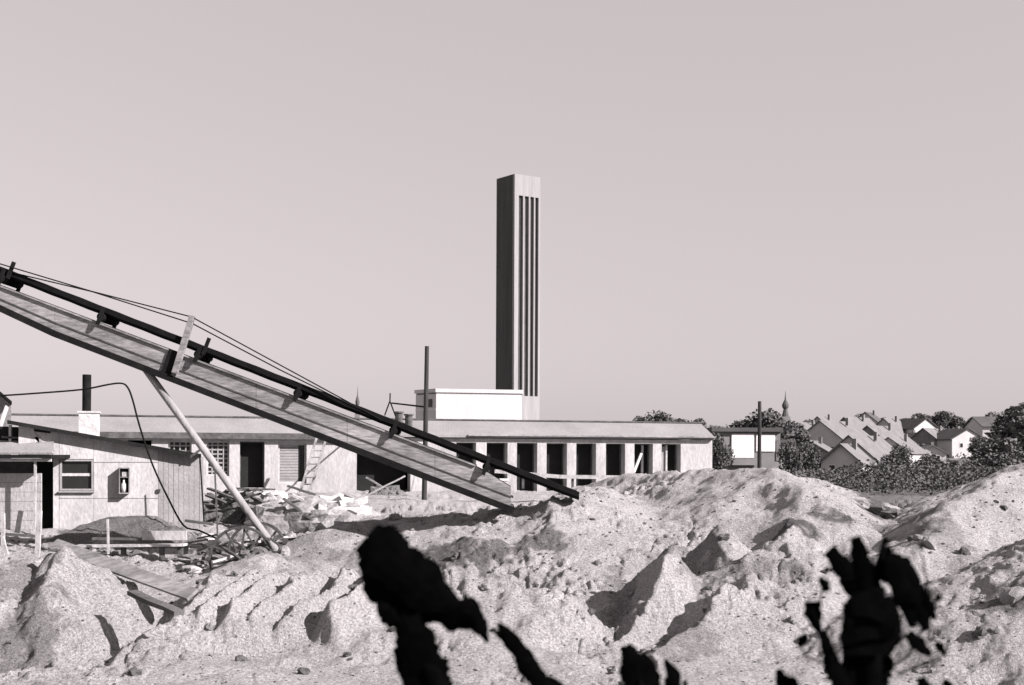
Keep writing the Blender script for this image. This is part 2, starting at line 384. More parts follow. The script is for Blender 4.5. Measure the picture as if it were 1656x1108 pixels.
for (u0, u1, z0, z1, k) in OPEN:
    z1 = min(z1, zh - .001)
    fbox(wall, pos, u0, BZ0, zh, 0, TH); fbox(wall, u0, u1, BZ0, z0, 0, TH)
    if zh - z1 > .02: fbox(wall, u0, u1, z1, zh, 0, TH)
    pos = u1
fbox(wall, pos, uR, BZ0, zh, 0, TH)
fbox(wall, uL, uR, BZ0, zeave, DEP - .3, DEP); fbox(wall, uL, uL + .3, BZ0, zeave, TH, DEP - .3); fbox(wall, uR - .3, uR, BZ0, zeave, TH, DEP - .3)
obj('wall', wall, M['plaster'], lb)
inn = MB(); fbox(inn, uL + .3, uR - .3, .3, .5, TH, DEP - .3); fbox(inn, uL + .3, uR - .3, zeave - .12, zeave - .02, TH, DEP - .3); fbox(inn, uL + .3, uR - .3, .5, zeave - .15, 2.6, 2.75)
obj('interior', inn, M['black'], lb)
# shallow pitched roof with a deep eave
zr = fac(900, 682)[1]; rf = MB()
e0, e1 = -.22, DEP + .5
rd = DEP * .16
prof = [(e0, zeave + .03), (e0, zeave + .13), (rd, zr + .05), (e1, zeave + .3), (e1, zeave + .1)]
rf.prism([fp(uL - .3, z, d) for d, z in prof], UD * (uR - uL + .32))
obj('roof', rf, M['roofing'], lb)
fa = MB(); fbox(fa, uL - .31, fac(640, 700)[0], zeave - .10, zeave + .135, e0 - .04, e0 - .005); obj('fascia_board', fa, M['darkplank'], lb)
rc = MB(); fbox(rc, uL - .3, uR + .03, zr + .04, zr + .10, rd - .1, rd + .1); obj('ridge_cap', rc, M['darkplank'], lb)
g2 = MB(); fbox(g2, fac(755, 703)[0], uR + .03, zeave + .1, zeave + .16, e0 - .09, e0 - .005); obj('gutter', g2, M['panel'], lb)
for (u0, u1, z0, z1, k) in OPEN:
    z1 = min(z1, zh - .001)
    if k in ('grid', 'blind'):
        fr = MB(); t = .07; d0, d1 = .16, .26
        fbox(fr, u0, u0 + t, z0, z1, d0, d1); fbox(fr, u1 - t, u1, z0, z1, d0, d1); fbox(fr, u0 + t, u1 - t, z0, z0 + t, d0, d1); fbox(fr, u0 + t, u1 - t, z1 - t, z1, d0, d1)
        wn = obj('window', fr, M['hut'], lb)
        gp = MB(); fbox(gp, u0 + t, u1 - t, z0 + t, z1 - t, .24, .25); obj('pane', gp, M['glass'], wn)
        nu, nv = (4, 8) if k == 'grid' else (1, 14)
        for i in range(1, nu):
            q = MB(); uu = u0 + (u1 - u0) * i / nu; fbox(q, uu - .028, uu + .028, z0 + t, z1 - t, .185, .225); obj('glazing_bar', q, M['hutdark'], wn)
        for i in range(1, nv):
            q = MB(); zz = z0 + (z1 - z0) * i / nv; hh = .03 if k == 'grid' else .05; fbox(q, u0 + t, u1 - t - (.25 if k != 'grid' else 0), zz - hh, zz + hh, .20, .232); obj('glazing_bar' if k == 'grid' else 'blind_slat', q, M['hutdark'], wn)
    elif k == 'open':
        fr = MB(); t = .05; fbox(fr, u1 - t, u1, z0, z1, .5, .6); fbox(fr, u0, u0 + t, z0, z1, .5, .6); fbox(fr, u0 + t, u1 - t, z1 - t, z1, .5, .6)
        wn = obj('window', fr, M['darkplank'], lb)
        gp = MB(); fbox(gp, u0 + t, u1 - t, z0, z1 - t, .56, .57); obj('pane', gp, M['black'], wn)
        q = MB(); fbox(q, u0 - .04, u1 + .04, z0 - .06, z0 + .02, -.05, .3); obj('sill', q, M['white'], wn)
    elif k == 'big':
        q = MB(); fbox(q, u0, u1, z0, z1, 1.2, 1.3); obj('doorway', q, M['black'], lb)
# mullions standing in the two last windows
for x, w in ((1044, 3), (1058, 0), (1083, 4)):
    if w: q = MB(); u = fac(x, 740)[0]; fbox(q, u - .04, u + .04, fac(x, 765)[1], zh - .05, .35, .45); obj('mullion', q, M['plank'], lb)
q = MB(); u = fac(1036, 755)[0]; q.beam(fp(u - .2, fac(1036, 764)[1], .3), fp(u + .15, fac(1036, 733)[1], .3), .1, .1, VD); solo('board', q, M['white'], 'pale board leaning inside the second window opening from the right end', 'board')
q = MB(); u = fac(1080, 755)[0]; fbox(q, u - .3, u + .05, fac(1080, 768)[1], fac(1080, 722)[1], .42, .47); obj('shutter', q, M['hutdark'], lb)
# roof vents
for x, y0, y1, lab in ((645, 668, 690, 'short dark vent pipe on the long roof, left of the pair'), (661, 672, 694, 'short dark vent pipe on the long roof, nearer the tall pole')):
    a = W(x, y1 + 6, Z0 / (1 - MS * (x - CX) / F) + .6); b = Vector(a); b.z = W(x, y0, a.y).z
    t_ = MB(); t_.tube([a, b], .16, 10); t_.tube([b, b + Vector((0, 0, .06))], .22, 10); solo('roof_vent', t_, M['darkplank'], lab, 'vent', 'vents on the long roof')
# rail of boards in front of the windows
Yr = 40.0
rl = thing('plank_rail', 'low board rail on two short posts in front of the dark windows', 'rail', W(915, 785, Yr))
q = MB(); q.beam(W(800, 762, Yr), W(905, 771, Yr), .06, .13); q.beam(W(905.5, 771, Yr), W(1008, 772, Yr), .06, .13); obj('board', q, M['plank'], rl)
for x in (846, 926): q = MB(); q.beam(W(x, 790, Yr + .08), W(x, 770, Yr + .08), .09, .09, (0, 1, 0)); obj('post', q, M['darkplank'], rl)
# ladder leaning on the facade
ld = thing('ladder', 'wooden ladder leaning against the pale wall of the long building', 'ladder', W(490, 800, 43.6))
A0, A1 = W(484, 800, 43.3), W(512, 708, 44.1); off = W(500, 800, 43.3) - A0
for k in (0, 1): q = MB(); q.beam(A0 + off * k, A1 + off * k, .09, .06, VD); obj('rail', q, M['panel'], ld)
for i in range(8): q = MB(); t = .06 + i * .118; q.beam(A0.lerp(A1, t), A0.lerp(A1, t) + off, .05, .05); obj('rung', q, M['panel'], ld)

# ------------------------------------------------------------------ hut on the left
HD = 30.0; HM = .30; HN = math.sqrt(1 + HM * HM); HU = Vector((1, HM, 0)) / HN; HV = Vector((-HM, 1, 0)) / HN   # hut stands parallel to the long building
HR = Matrix((HU, HV, (0, 0, 1))).transposed()
def hp(px, py, d=0):
    a = (px - CX) / F; p = W(px, py, HD * (1 + HM * (CX - 200) / F) / (1 - HM * a)); return p + HV * d
hut = thing('hut', 'pale boarded site hut with a single slope roof and stove pipe', 'hut', W(200, 862, HD))
def roofy(x): return 682 + (x - 20) * (735 - 682) / 302
def poly_wall(mb, pts, th=.12, d=0): mb.prism([hp(x, y, d) for x, y in pts], HV * th)
def panel(x0, x1, y0, y1, m='hut', d=0, name='wall_panel'):
    mb = MB(); t0 = y0 if y0 is not None else None
    p = [(x0, y1), (x1, y1), (x1, y0 if y0 else roofy(x1) + 4), (x0, y0 if y0 else roofy(x0) + 4)]
    poly_wall(mb, p, .12, d); return obj(name, mb, M[m], hut)
g = .5
panel(86, 96 - g, None, 900); panel(96, 152 - g, None, 743 - g); panel(96, 152 - g, 794, 806 - g); panel(96, 152 - g, 806.5, 900)
panel(152, 256 - g, None, 748 - g); panel(152, 256 - g, 748.5, 806 - g); panel(152, 256 - g, 806.5, 900)
for i in range(8):
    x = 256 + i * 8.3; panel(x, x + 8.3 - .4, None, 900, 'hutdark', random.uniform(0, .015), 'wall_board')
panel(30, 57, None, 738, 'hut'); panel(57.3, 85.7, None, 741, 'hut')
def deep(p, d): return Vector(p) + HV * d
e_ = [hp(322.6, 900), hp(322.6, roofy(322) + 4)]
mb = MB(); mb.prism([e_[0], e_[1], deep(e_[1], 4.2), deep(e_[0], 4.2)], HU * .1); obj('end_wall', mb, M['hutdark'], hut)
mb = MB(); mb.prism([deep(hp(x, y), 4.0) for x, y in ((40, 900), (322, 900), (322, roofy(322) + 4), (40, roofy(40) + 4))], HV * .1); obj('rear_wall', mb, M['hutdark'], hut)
mb = MB(); mb.prism([deep(hp(x, y), -.24) for x, y in ((14, roofy(14)), (324, roofy(324)), (324, roofy(324) + 3.5), (14, roofy(14) + 3.5))], HV * 4.8); obj('roof', mb, M['roofing'], hut)
mb = MB(); mb.prism([deep(hp(x, y), -.275) for x, y in ((14, roofy(14) - 1.2), (325, roofy(325) - 1.2), (325, roofy(325) + 5), (14, roofy(14) + 5))], HV * .03); obj('verge_board', mb, M['tar'], hut)
mb = MB(); mb.beam(hp(308, 739, -.25), hp(324, 727, -.3), .05, .06); obj('bracket', mb, M['darkplank'], hut)
# window
fr = MB()
for (x0, x1, y0, y1) in ((96.4, 100, 743.4, 793.4), (148, 151.4, 743.4, 793.4), (100.1, 147.9, 743.4, 746), (100.1, 147.9, 790.5, 793.4)):
    poly_wall(fr, [(x0, y1), (x1, y1), (x1, y0), (x0, y0)], .1, -.02)
wn = obj('window', fr, M['hutdark'], hut)
q = MB(); poly_wall(q, [(100.1, 770), (147.9, 770), (147.9, 765.5), (100.1, 765.5)], .05, .03); obj('sash_bar', q, M['hut'], wn)
for y0, y1, d in ((746.2, 765.3, .075), (770.2, 790.2, .06)): q = MB(); poly_wall(q, [(100.1, y1), (147.9, y1), (147.9, y0), (100.1, y0)], .01, d); obj('pane', q, M['glass'], wn)
q = MB(); poly_wall(q, [(95, 796.5), (153, 796.5), (153, 794), (95, 794)], .09, -.1); obj('sill', q, M['hutdark'], hut)
q = MB(); poly_wall(q, [(57.5, 862), (85.5, 862), (85.5, 742), (57.5, 742)], .05, .35); dr = obj('door', q, M['black'], hut)
q = MB(); poly_wall(q, [(40, 1000), (320, 1000), (320, 890), (40, 890)], .1, .6)
# stove pipe on a rendered base
q = MB(); b0 = hp(122, 712, .9); b1 = hp(157, 666, .9); w = b1.x - b0.x
cc = (b0 + b1) / 2 + HV * (w / 2); q.box((cc.x, cc.y, (b0.z - .1 + b1.z) / 2), (w, w, b1.z - b0.z + .1), HR); ch = obj('chimney', q, M['concrete'], hut)
q = MB(); q.box((cc.x, cc.y, b1.z + .02), (w + .06, w + .06, .05), HR); obj('chimney_cap', q, M['concrete'], ch)
q = MB(); a = W(140, 665, cc.y); b = W(140.5, 606, cc.y); q.tube([a, a.lerp(b, .5), b], .115, 14); obj('stove_pipe', q, M['steel'], ch, smooth=False)
# joint strips in the wall
for y in (746.9, 805.2):
    q = MB(); poly_wall(q, [(155 if y < 780 else 97, y + 1), (255, y + 1), (255, y), (155 if y < 780 else 97, y)], .01, -.011); obj('joint_strip', q, M['hutdark'], hut)
q = MB(); q.box(hp(256, 794, -.03), (.09, .06, .09)); obj('door_lock', q, M['iron'], hut)
# cabinet on the wall
cb = thing('wall_cabinet', 'open metal cabinet with a pale bottle inside hung on the hut wall', 'cabinet', hp(200, 800, -.15))
dd = .28
def cbox(x0, x1, y0, y1, d0, d1): a = hp(x0, y1); b = hp(x1, y0); m_ = MB(); c_ = (a + b) / 2 - HV * ((d0 + d1) / 2); m_.box(c_, ((b - a).dot(HU), d1 - d0, b.z - a.z), HR); return m_
for x0, x1, y0, y1, d0, d1, nm, mm in ((193, 210, 756, 798, .0, .02, 'back_panel', 'iron'), (193, 194.6, 756, 798, .02, dd, 'side_panel', 'panel'), (208.6, 210, 756, 798, .02, dd, 'side_panel', 'panel'),
        (194.6, 208.6, 756, 757.6, .02, dd, 'top_panel', 'panel'), (194.6, 208.6, 796.4, 798, .02, dd, 'bottom_panel', 'panel'), (194.7, 208.5, 771, 772, .02, dd - .02, 'shelf', 'panel')):
    obj(nm, cbox(x0, x1, y0, y1, d0, d1), M[mm], cb)
q = MB(); a = hp(201, 796, -.15); b = hp(201, 774, -.15); q.tube([a, a.lerp(b, .35), a.lerp(b, .6), a.lerp(b, .75), b], [.055, .075, .07, .035, .03], 10); solo('bottle', q, M['white'], 'pale bottle standing in the open wall cabinet', 'bottle', smooth=True)
q = MB(); a = hp(203, 770.5, -.16); q.box(a + Vector((0, 0, .06)), (.14, .1, .12)); solo('tin', q, M['concrete'], 'small pale tin on the upper shelf of the wall cabinet', 'tin')

# porch left of the hut
PD = 28.6
def pp(px, py, d=0): return W(px, py, PD) + Vector((0, d, 0))
po = thing('porch', 'dark roofed lean-to porch with boarded front beside the hut door', 'porch', pp(20, 862))
q = MB(); q.prism([pp(x, y, -.2) for x, y in ((-90, 735.5), (88, 735.5), (88, 741), (-90, 741))], (0, 1.45, 0)); obj('roof', q, M['tar'], po)
q = MB(); q.prism([pp(-90, 735, -.1), pp(86, 735, -.1), pp(64, 716, .9), pp(-90, 714, .9)], (0, 0, .05)); obj('roof_slope', q, M['hutdark'], po)
q = MB(); q.beam(pp(-90, 744, -.1), pp(86, 744, -.1), .05, .08); obj('eave_beam', q, M['plank'], po)
for i in range(7):
    y0 = 766 + i * 15.5; q = MB(); q.prism([pp(x, y, .4) for x, y in ((-80, y0 + 15), (56, y0 + 15), (56, y0), (-80, y0))], (0, .05, 0)); obj('front_board', q, M['hut'], po)
q = MB(); q.beam(pp(57.5, 870, -.05), pp(58.5, 743, -.05), .05, .05, (0, 1, 0)); obj('post', q, M['plank'], po)
q = MB(); q.prism([pp(x, y, 1.3) for x, y in ((-80, 880), (56, 880), (56, 743), (-80, 743))], (0, .04, 0)); obj('back_wall', q, M['darkplank'], po)
# upper dormer timbers above the porch
dm_ = thing('timber_frame', 'open frame of pale and dark timbers above the porch roof', 'timber frame', pp(20, 735, .6))
q = MB(); q.prism([pp(x, y, 1.0) for x, y in ((-80, 734), (66, 734), (24, 690), (-80, 686))], (0, .05, 0)); obj('back_board', q, M['black'], dm_)
for (x0, y0, x1, y1, w, mm) in ((15, 735, 14.5, 688, .06, 'plank'), (-6, 735, -6, 686, .06, 'plank'), (64, 735, 22, 690, .09, 'plank'), (36, 718, 56, 730, .16, 'white'), (38, 706, 40, 722, .12, 'white'), (-20, 706, 16, 708, .05, 'darkplank'), (20, 693, 60, 698, .06, 'tar'), (50, 733, 30, 712, .05, 'hutdark')):
    q = MB(); q.beam(pp(x0, y0, .8), pp(x1, y1, .8), .06, w, (0, 0, 1) if abs(x1 - x0) > abs(y1 - y0) else (1, 0, 0)); obj('timber', q, M[mm], dm_)
# gabled shed cut by the left edge
GD = 33.0
gs = thing('gabled_shed', 'small shed with a dark pitched roof cut by the left edge', 'shed', W(-60, 860, GD))
def gp_(x, y, d=0): return W(x, y, GD) + Vector((0, d, 0))
q = MB(); q.prism([gp_(-64, 572, -.4), gp_(-64, 576, -.4), gp_(29, 655, -.4), gp_(29, 650, -.4)], (-1.75, 3.6, 0)); q.prism([gp_(-64.2, 572, -.4), gp_(-64.2, 576, -.4), gp_(-157, 655, -.4), gp_(-157, 650, -.4)], (-1.75, 3.6, 0)); obj('roof', q, M['tar'], gs)
q = MB(); q.prism([gp_(-145, 880), gp_(18, 880), gp_(18, 648), gp_(-64, 578), gp_(-145, 648)], (-1.4, 2.8, 0)); obj('wall', q, M['hutdark'], gs)
q = MB(); q.beam(gp_(8, 690, -.3), gp_(19, 657, -.3), .08, .08, (0, 1, 0)); obj('brace', q, M['white'], gs)

# ------------------------------------------------------------------ belt conveyor
CD = 24.0; HW = .36     # half width
def cp(px, py, d=0): return W(px, py, CD) + Vector((0, d, 0))
cv = thing('belt_conveyor', 'long inclined belt conveyor with panelled sides running down into the sand', 'conveyor', cp(420, 900))
def top(x): return 461 + (x - 0) * (782 - 461) / 850     # upper edge of the side panels
def bot(x):
    if x < 100: return 494 + max(x, -60) * (541 - 494) / 100 if x > -60 else 466
    return 541 + (x - 100) * (822 - 541) / 730
def rail(x): return 437 + x * (801 - 437) / 935
XS = [-230, -120, -60, 0, 100, 200, 283, 283.6, 420, 560, 561, 700, 800, 828]
def topc(x): return min(top(x), bot(x) - 3)
xs_all = [(-230, -60.4), (-60, 99.6), (100, 282.6), (283.2, 420), (420.6, 565), (565.6, 705), (705.6, 826)]
for sd, d in ((0, -HW), (1, HW)):
    for i, (a, b) in enumerate(xs_all):
        q = MB(); n = 3; P = []
        for j in range(n + 1): x = a + (b - a) * j / n; P.append((x, bot(x) - 1))
        for j in range(n + 1): x = b + (a - b) * j / n; P.append((x, max(top(x), 0) if x < 770 else top(x) + (x - 770) * .25))
        q.prism([cp(x, y, d) for x, y in P], (0, .05, 0)); obj('side_panel', q, M['panel'], cv)
    # bottom chord and middle seam strip
    q = MB(); px_ = [-230, -60, 100, 280, 460, 640, 830]
    for a, b in zip(px_[:-1], px_[1:]): q.beam(cp(a, bot(a) + 2, d), cp(b, bot(b) + 2, d), .18, .13)
    obj('bottom_chord', q, M['steel'], cv)
    q = MB()
    for a, b in zip(px_[1:-1], px_[2:]): q.beam(cp(a, bot(a) * .6 + top(a) * .4 + 1, d - .008), cp(b, bot(b) * .6 + top(b) * .4 + 1, d - .008), .012, .025)
    obj('seam_strip', q, M['iron'], cv)
    q = MB(); q.beam(cp(-230, top(-230) + 1, d), cp(770, top(770) + 1, d), .09, .03); obj('top_rail', q, M['panel'], cv)
# floor sheet between the sides
q = MB()
for a, b in zip(px_[:-1], px_[1:]): q.beam(cp(a, bot(a) - 4, .025), cp(b, bot(b) - 4, .025), HW * 2 - .06, .03)
obj('floor_sheet', q, M['iron'], cv)
# belt: troughed black band
q = MB(); n = 40; vs = []; fs = []
sec = [(-.40, .11), (-.22, .02), (.22, .02), (.40, .11), (.40, .0), (.22, -.07), (-.22, -.07), (-.40, .0)]
for i in range(n + 1):
    x = -230 + (935 + 230) * i / n; c = cp(x, rail(x) + 2 + (2.0 if i % 2 else 0) * .3, 0)
    for (d, h) in sec: vs.append(c + Vector((0, d, h)))
    if i:
        k = 8 * (i - 1)
        for j in range(8): fs.append((k + j, k + (j + 1) % 8, k + 8 + (j + 1) % 8, k + 8 + j))
fs += [tuple(range(8))[::-1], tuple(range(8 * n, 8 * n + 8))]
q.add(vs, fs); obj('belt', q, M['rubber'], cv)
# idlers
dirv = (cp(900, rail(900)) - cp(0, rail(0))).normalized(); nrm = Vector((-dirv.z, 0, dirv.x))
for x in (-150, 20, 178, 332, 490, 642, 790):
    c = cp(x, rail(x) + 3); fr = MB()
    for d in (-.47, .47):
        fr.beam(c + Vector((0, d, 0)) - nrm * .28, c + Vector((0, d, 0)) + nrm * .10, .05, .07, dirv)
    fr.beam(c + Vector((0, -.47, 0)) - nrm * .17, c + Vector((0, .47, 0)) - nrm * .17, .09, .07, nrm)
    ii = obj('idler', fr, M['steel'], cv)
    r_ = MB(); r_.tube([c + Vector((0, -.45, 0)) - nrm * .10, c + Vector((0, .45, 0)) - nrm * .10], .085, 12); obj('roller', r_, M['steel'], ii, smooth=False)
for x in (30, 340): # small uprights beside the belt
    for d in (-.44,):
        c = cp(x, rail(x), d); q = MB(); q.beam(c - nrm * .1, c + nrm * .27, .05, .07, dirv); obj('upright', q, M['steel'], cv)
# truss post with two stay wires
for d in (-.47, -.40):
    q = MB()
    if d == -.47: q.beam(cp(293, 606, -.45), cp(321, 515, -.45), .12, .11, dirv); obj('truss_post', q, M['panel'], cv)
    pts = [(-230, 376), (0, 430 - (2 if d < -.45 else -8)), (160, 476), (320, 517 + (0 if d < -.45 else 10)), (460, 593 + (0 if d < -.45 else 8)), (620, 680)]
    q = MB(); q.tube([cp(x, y, d) for x, y in pts], .014, 5); obj('stay_wire', q, M['steel'], cv)
q = MB(); q.prism([cp(x, y, -HW - .05) for x, y in ((270, 604), (284, 609), (296, 572), (283, 567))], (0, .045, 0)); obj('cover_plate', q, M['steel'], cv)
# tail pulley
q = MB(); c = cp(812, 806); q.tube([c + Vector((0, -.34, 0)), c + Vector((0, .3, 0))], .17, 16); obj('tail_pulley', q, M['iron'], cv)
# undercarriage: two poles, axle, two spoked wheels
for d in (-.42,):
    q = MB(); a = cp(236, 592, -.2); b = cp(462, 895, -.6); q.tube([a, a.lerp(b, .5) + Vector((0, 0, .01)), b], .078, 12); obj('support_pole', q, M['pole'], cv, smooth=True)
wc = cp(404, 898)
q = MB(); q.tube([wc + Vector((0, -.85, 0)), wc + Vector((0, .85, 0))], .05, 10); obj('axle', q, M['iron'], cv)
RW = .66
for d in (-.75, .75):
    q = MB(); c = wc + Vector((0, d, 0)); n = 36; vs = []; fs = []
    for i in range(n):
        t = 2 * math.pi * i / n
        for (rr, dy) in ((RW, -.06), (RW, .06), (RW - .045, .06), (RW - .045, -.06)): vs.append(c + Vector((math.cos(t) * rr, dy, math.sin(t) * rr)))
        k = 4 * i; k2 = 4 * ((i + 1) % n)
        for j in range(4): fs.append((k + j, k + (j + 1) % 4, k2 + (j + 1) % 4, k2 + j))
    q.add(vs, fs); wh = obj('wheel', q, M['iron'], cv)
    q = MB(); q.tube([c + Vector((0, -.1, 0)), c + Vector((0, .1, 0))], .11, 12); obj('hub', q, M['iron'], wh)
    for i in range(10):
        t = 2 * math.pi * (i + .35) / 10; q = MB(); u = Vector((math.cos(t), 0, math.sin(t))); q.beam(c + u * .09, c + u * (RW - .04), .035, .035, (0, 1, 0)); obj('spoke', q, M['iron'], wh)
for d in (-.6, .6):
    q = MB(); q.beam(wc + Vector((0, d, 0)), cp(446, 868, d), .09, .09); obj('axle_strut', q, M['darkplank'], cv)
# power cable
pts = [(-60, 643), (0, 640), (60, 636), (133, 630), (175, 622), (196, 620), (206, 626), (214, 645), (226, 690), (246, 750), (272, 806), (297, 850), (322, 858), (352, 872)]
q = MB(); fine = []
P = [W(x, y, 26.3) for x, y in pts]
for i in range(len(P) - 1):
    p0, p1, p2, p3 = P[max(i - 1, 0)], P[i], P[i + 1], P[min(i + 2, len(P) - 1)]
    for t in (0, .25, .5, .75): fine.append(.5 * ((2 * p1) + (p2 - p0) * t + (2 * p0 - 5 * p1 + 4 * p2 - p3) * t * t + (3 * p1 - p0 - 3 * p2 + p3) * t ** 3))
q.tube(fine + [P[-1]], .022, 6); solo('power_cable', q, M['rubber'], 'black cable bowed over from the left edge down to the ground', 'cable', smooth=True)
q = MB(); a = W(323, 735, 29.3); q.tube([a, W(326, 780, 29.3), W(330, 845, 29.3)], .02, 6); solo('wire', q, M['rubber'], 'thin dark wire hanging from the right corner of the hut roof', 'wire')
q = MB(); q.beam(W(352, 868, 27), W(347, 748, 27), .035, .035, (0, 1, 0)); solo('stake', q, M['darkplank'], 'tall thin dark stake beside the brushwood pile', 'stake')

# ------------------------------------------------------------------ poles, mast
def pole(px, y0, y1, Y, r, label, lean=0, g='utility poles'):
    q = MB(); a = W(px - lean, y1, Y); b = W(px, y0, Y); q.tube([a, a.lerp(b, .5), b], r, 10, r * .8); return solo('utility_pole', q, M['darkpole'], label, 'pole', g)
pole(690.5, 560, 812, 40, .095, 'tall dark bare pole beside the conveyor in front of the long roof', 4.5)
pole(1228.5, 649, 772, 58, .11, 'shorter dark pole in front of the white walled building on the right', .5)
ms = thing('roof_mast', 'thin A-shaped aerial mast with a bar reaching towards the tall pole', 'aerial', W(630, 672, 46.6))
for (x0, y0, x1, y1, r) in ((622, 672, 630, 650, .03), (640, 674, 631, 650, .03), (630.5, 652, 631, 636, .03)): q = MB(); q.tube([W(x0, y0, 46.6), W(x1, y1, 46.6)], r, 6); obj('mast_leg', q, M['steel'], ms)
q = MB(); q.tube([W(634, 652, 46.6), W(686, 658, 40.4)], .035, 6); obj('bar', q, M['steel'], ms)

# ------------------------------------------------------------------ tower and white block
TD = 190.0
k_ = TD / F
tw = thing('tower', 'tall slab tower with a dark left side and four dark grooves in its bright face', 'tower', W(831, 740, TD))
c0 = W(830.5, 735, TD); lf = 29 * k_; rg = 41 * k_
aL, aR = rad(50), rad(30)                       # how the two faces turn away
L = Vector((-math.cos(aL), math.sin(aL), 0)) * (lf / math.cos(aL)) * 1.03; Rr = Vector((math.cos(aR), math.sin(aR), 0)) * (rg / math.cos(aR)) * 1.03
zt = W(831, 281, TD).z; base = Vector((c0.x, c0.y, -6))
def col4(mb, o, u0, u1, v0, v1, z0, z1):
    p = [o + Rr * a + L * b for a, b in ((u0, v0), (u1, v0), (u1, v1), (u0, v1))]
    mb.prism([Vector((q_.x, q_.y, z0)) for q_ in p], (0, 0, z1 - z0))
zs0, zs1 = W(850, 640, TD).z, W(850, 315, TD).z
gro = [(.16, .33), (.395, .55), (.61, .75), (.80, .93)]; dpt = .1
q = MB(); col4(q, base, 0, 1, dpt, 1, -6, zt); obj('core', q, M['tower_shade'], tw)
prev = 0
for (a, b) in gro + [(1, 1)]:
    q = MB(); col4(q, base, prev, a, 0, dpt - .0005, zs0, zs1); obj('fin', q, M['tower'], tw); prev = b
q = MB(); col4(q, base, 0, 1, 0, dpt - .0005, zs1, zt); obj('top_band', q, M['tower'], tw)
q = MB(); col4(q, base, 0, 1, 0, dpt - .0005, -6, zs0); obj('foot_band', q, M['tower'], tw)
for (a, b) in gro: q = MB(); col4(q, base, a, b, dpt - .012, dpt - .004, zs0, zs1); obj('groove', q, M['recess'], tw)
# white block in front of it
WD = 120.0; kw = WD / F
wb = thing('white_block', 'plain white flat roofed block with a dark shaded end below the tower', 'building', W(770, 735, WD))
o0 = W(705, 735, WD); Lx = Vector((-math.cos(rad(50)), math.sin(rad(50)), 0)) * (35 * kw / math.cos(rad(50))) * 1.05; Rx = Vector((math.cos(rad(12)), math.sin(rad(12)), 0)) * (133 * kw / math.cos(rad(12))) * 1.045
z1 = W(705, 637, WD).z; z2 = W(705, 628.5, WD).z
def para(mb, o, a0, a1, b0, b1, z0, zz): mb.prism([Vector(((o + Rx * a + Lx * b).x, (o + Rx * a + Lx * b).y, z0)) for a, b in ((a0, b0), (a1, b0), (a1, b1), (a0, b1))], (0, 0, zz - z0))
q = MB(); para(q, o0, 0, 1, 0, 1, -4, z1); obj('wall', q, M['block'], wb)
q = MB(); para(q, o0, -.012, 1.008, -.02, 1.02, z1 + .16, z2); obj('parapet', q, M['block'], wb)
q = MB(); para(q, o0, .004, .996, .004, .996, z1, z1 + .16); obj('recess_band', q, M['far_roof'], wb)
q = MB(); p = [o0 + Lx * t + Vector((0, 0, 0)) for t in (.18, .38)]; nn = Lx.cross(Vector((0, 0, 1))).normalized()
if nn.y > 0: nn = -nn
q.prism([Vector((p[0].x, p[0].y, W(700, 658, WD).z)), Vector((p[1].x, p[1].y, W(700, 658, WD).z)), Vector((p[1].x, p[1].y, W(700, 645, WD).z)), Vector((p[0].x, p[0].y, W(700, 645, WD).z))], nn * .06); obj('window', q, M['glass'], wb)
q = MB(); para(q, o0, -.003, -.001, .0, 1, W(700, 663.5, WD).z, W(700, 660, WD).z); obj('string_course', q, M['white'], wb)

# ------------------------------------------------------------------ trees, houses, far right
def leaf_cloud(mb, c, rx, ry, rz, n, size, sh=.55):
    lob = [(random.uniform(-.55, .55), random.uniform(-.55, .55), random.uniform(-.5, .6), random.uniform(.35, .6)) for _ in range(7)]
    for _ in range(n):
        l = random.choice(lob); v = Vector((random.gauss(0, 1), random.gauss(0, 1), random.gauss(0, 1))).normalized() * (random.random() ** .4) * l[3]
        p = Vector((c[0] + (l[0] + v.x) * rx, c[1] + (l[1] + v.y) * ry, c[2] + (l[2] + v.z) * rz))
        a = Vector((random.gauss(0, 1), random.gauss(0, 1), random.gauss(0, .6))).normalized(); b = a.cross(Vector((random.gauss(0, 1), random.gauss(0, 1), random.gauss(0, 1)))).normalized()
        s = size * random.uniform(.5, 1.3)
        mb.add([p - a * s, p + b * s * .6, p + a * s, p - b * s * .6], [(0, 1, 2, 3)])
PROTO = []
for i in range(4):
    h = 9.0; tr = MB(); tr.tube([(0, 0, -.5), (.1, 0, 1.5), (0, .1, 3.5), (.2, 0, 6)], [.3, .24, .18, .08], 7)
    for k in range(5):
        t = random.uniform(0, 6.3); z = random.uniform(2, 4.5); tr.tube([(0, 0, z), (math.cos(t) * 1.2, math.sin(t) * 1.2, z + 1.2), (math.cos(t) * 2.2, math.sin(t) * 2.2, z + 2.6)], [.1, .07, .03], 5)
    cr = MB(); leaf_cloud(cr, (0, 0, 5.2), 3.6 + .5 * (i % 2), 3.6, 3.9 - .5 * (i % 3), 3200, .27)
    PROTO.append((tr.mesh('trunk', M['bark']), cr.mesh('crown', M['leaf_dark' if i % 2 else 'leaf'])))
def tree(px, ybase, ytop, Y, label, group='trees on the far hill', v=None, wide=1.0):
    a = W(px, ybase, Y); g0 = hz(a.x, a.y); a.z = min(a.z, g0 + .5) if abs(a.z - g0) < 6 else a.z
    a.z = g0
    h = max(W(px, ytop, Y).z - a.z, 2.0); s = h / 8.6; tm, cm = PROTO[(v if v is not None else random.randrange(4))]
    o = bpy.data.objects.new('tree', None); COL.objects.link(o); o.location = a; o.scale = (s * wide, s * wide, s); o.rotation_euler = (0, 0, random.uniform(0, 6.28)); tag(o, label, 'tree', group)
    for nm, me in (('trunk', tm), ('crown', cm)):
        q = bpy.data.objects.new(nm, me); COL.objects.link(q); q.parent = o
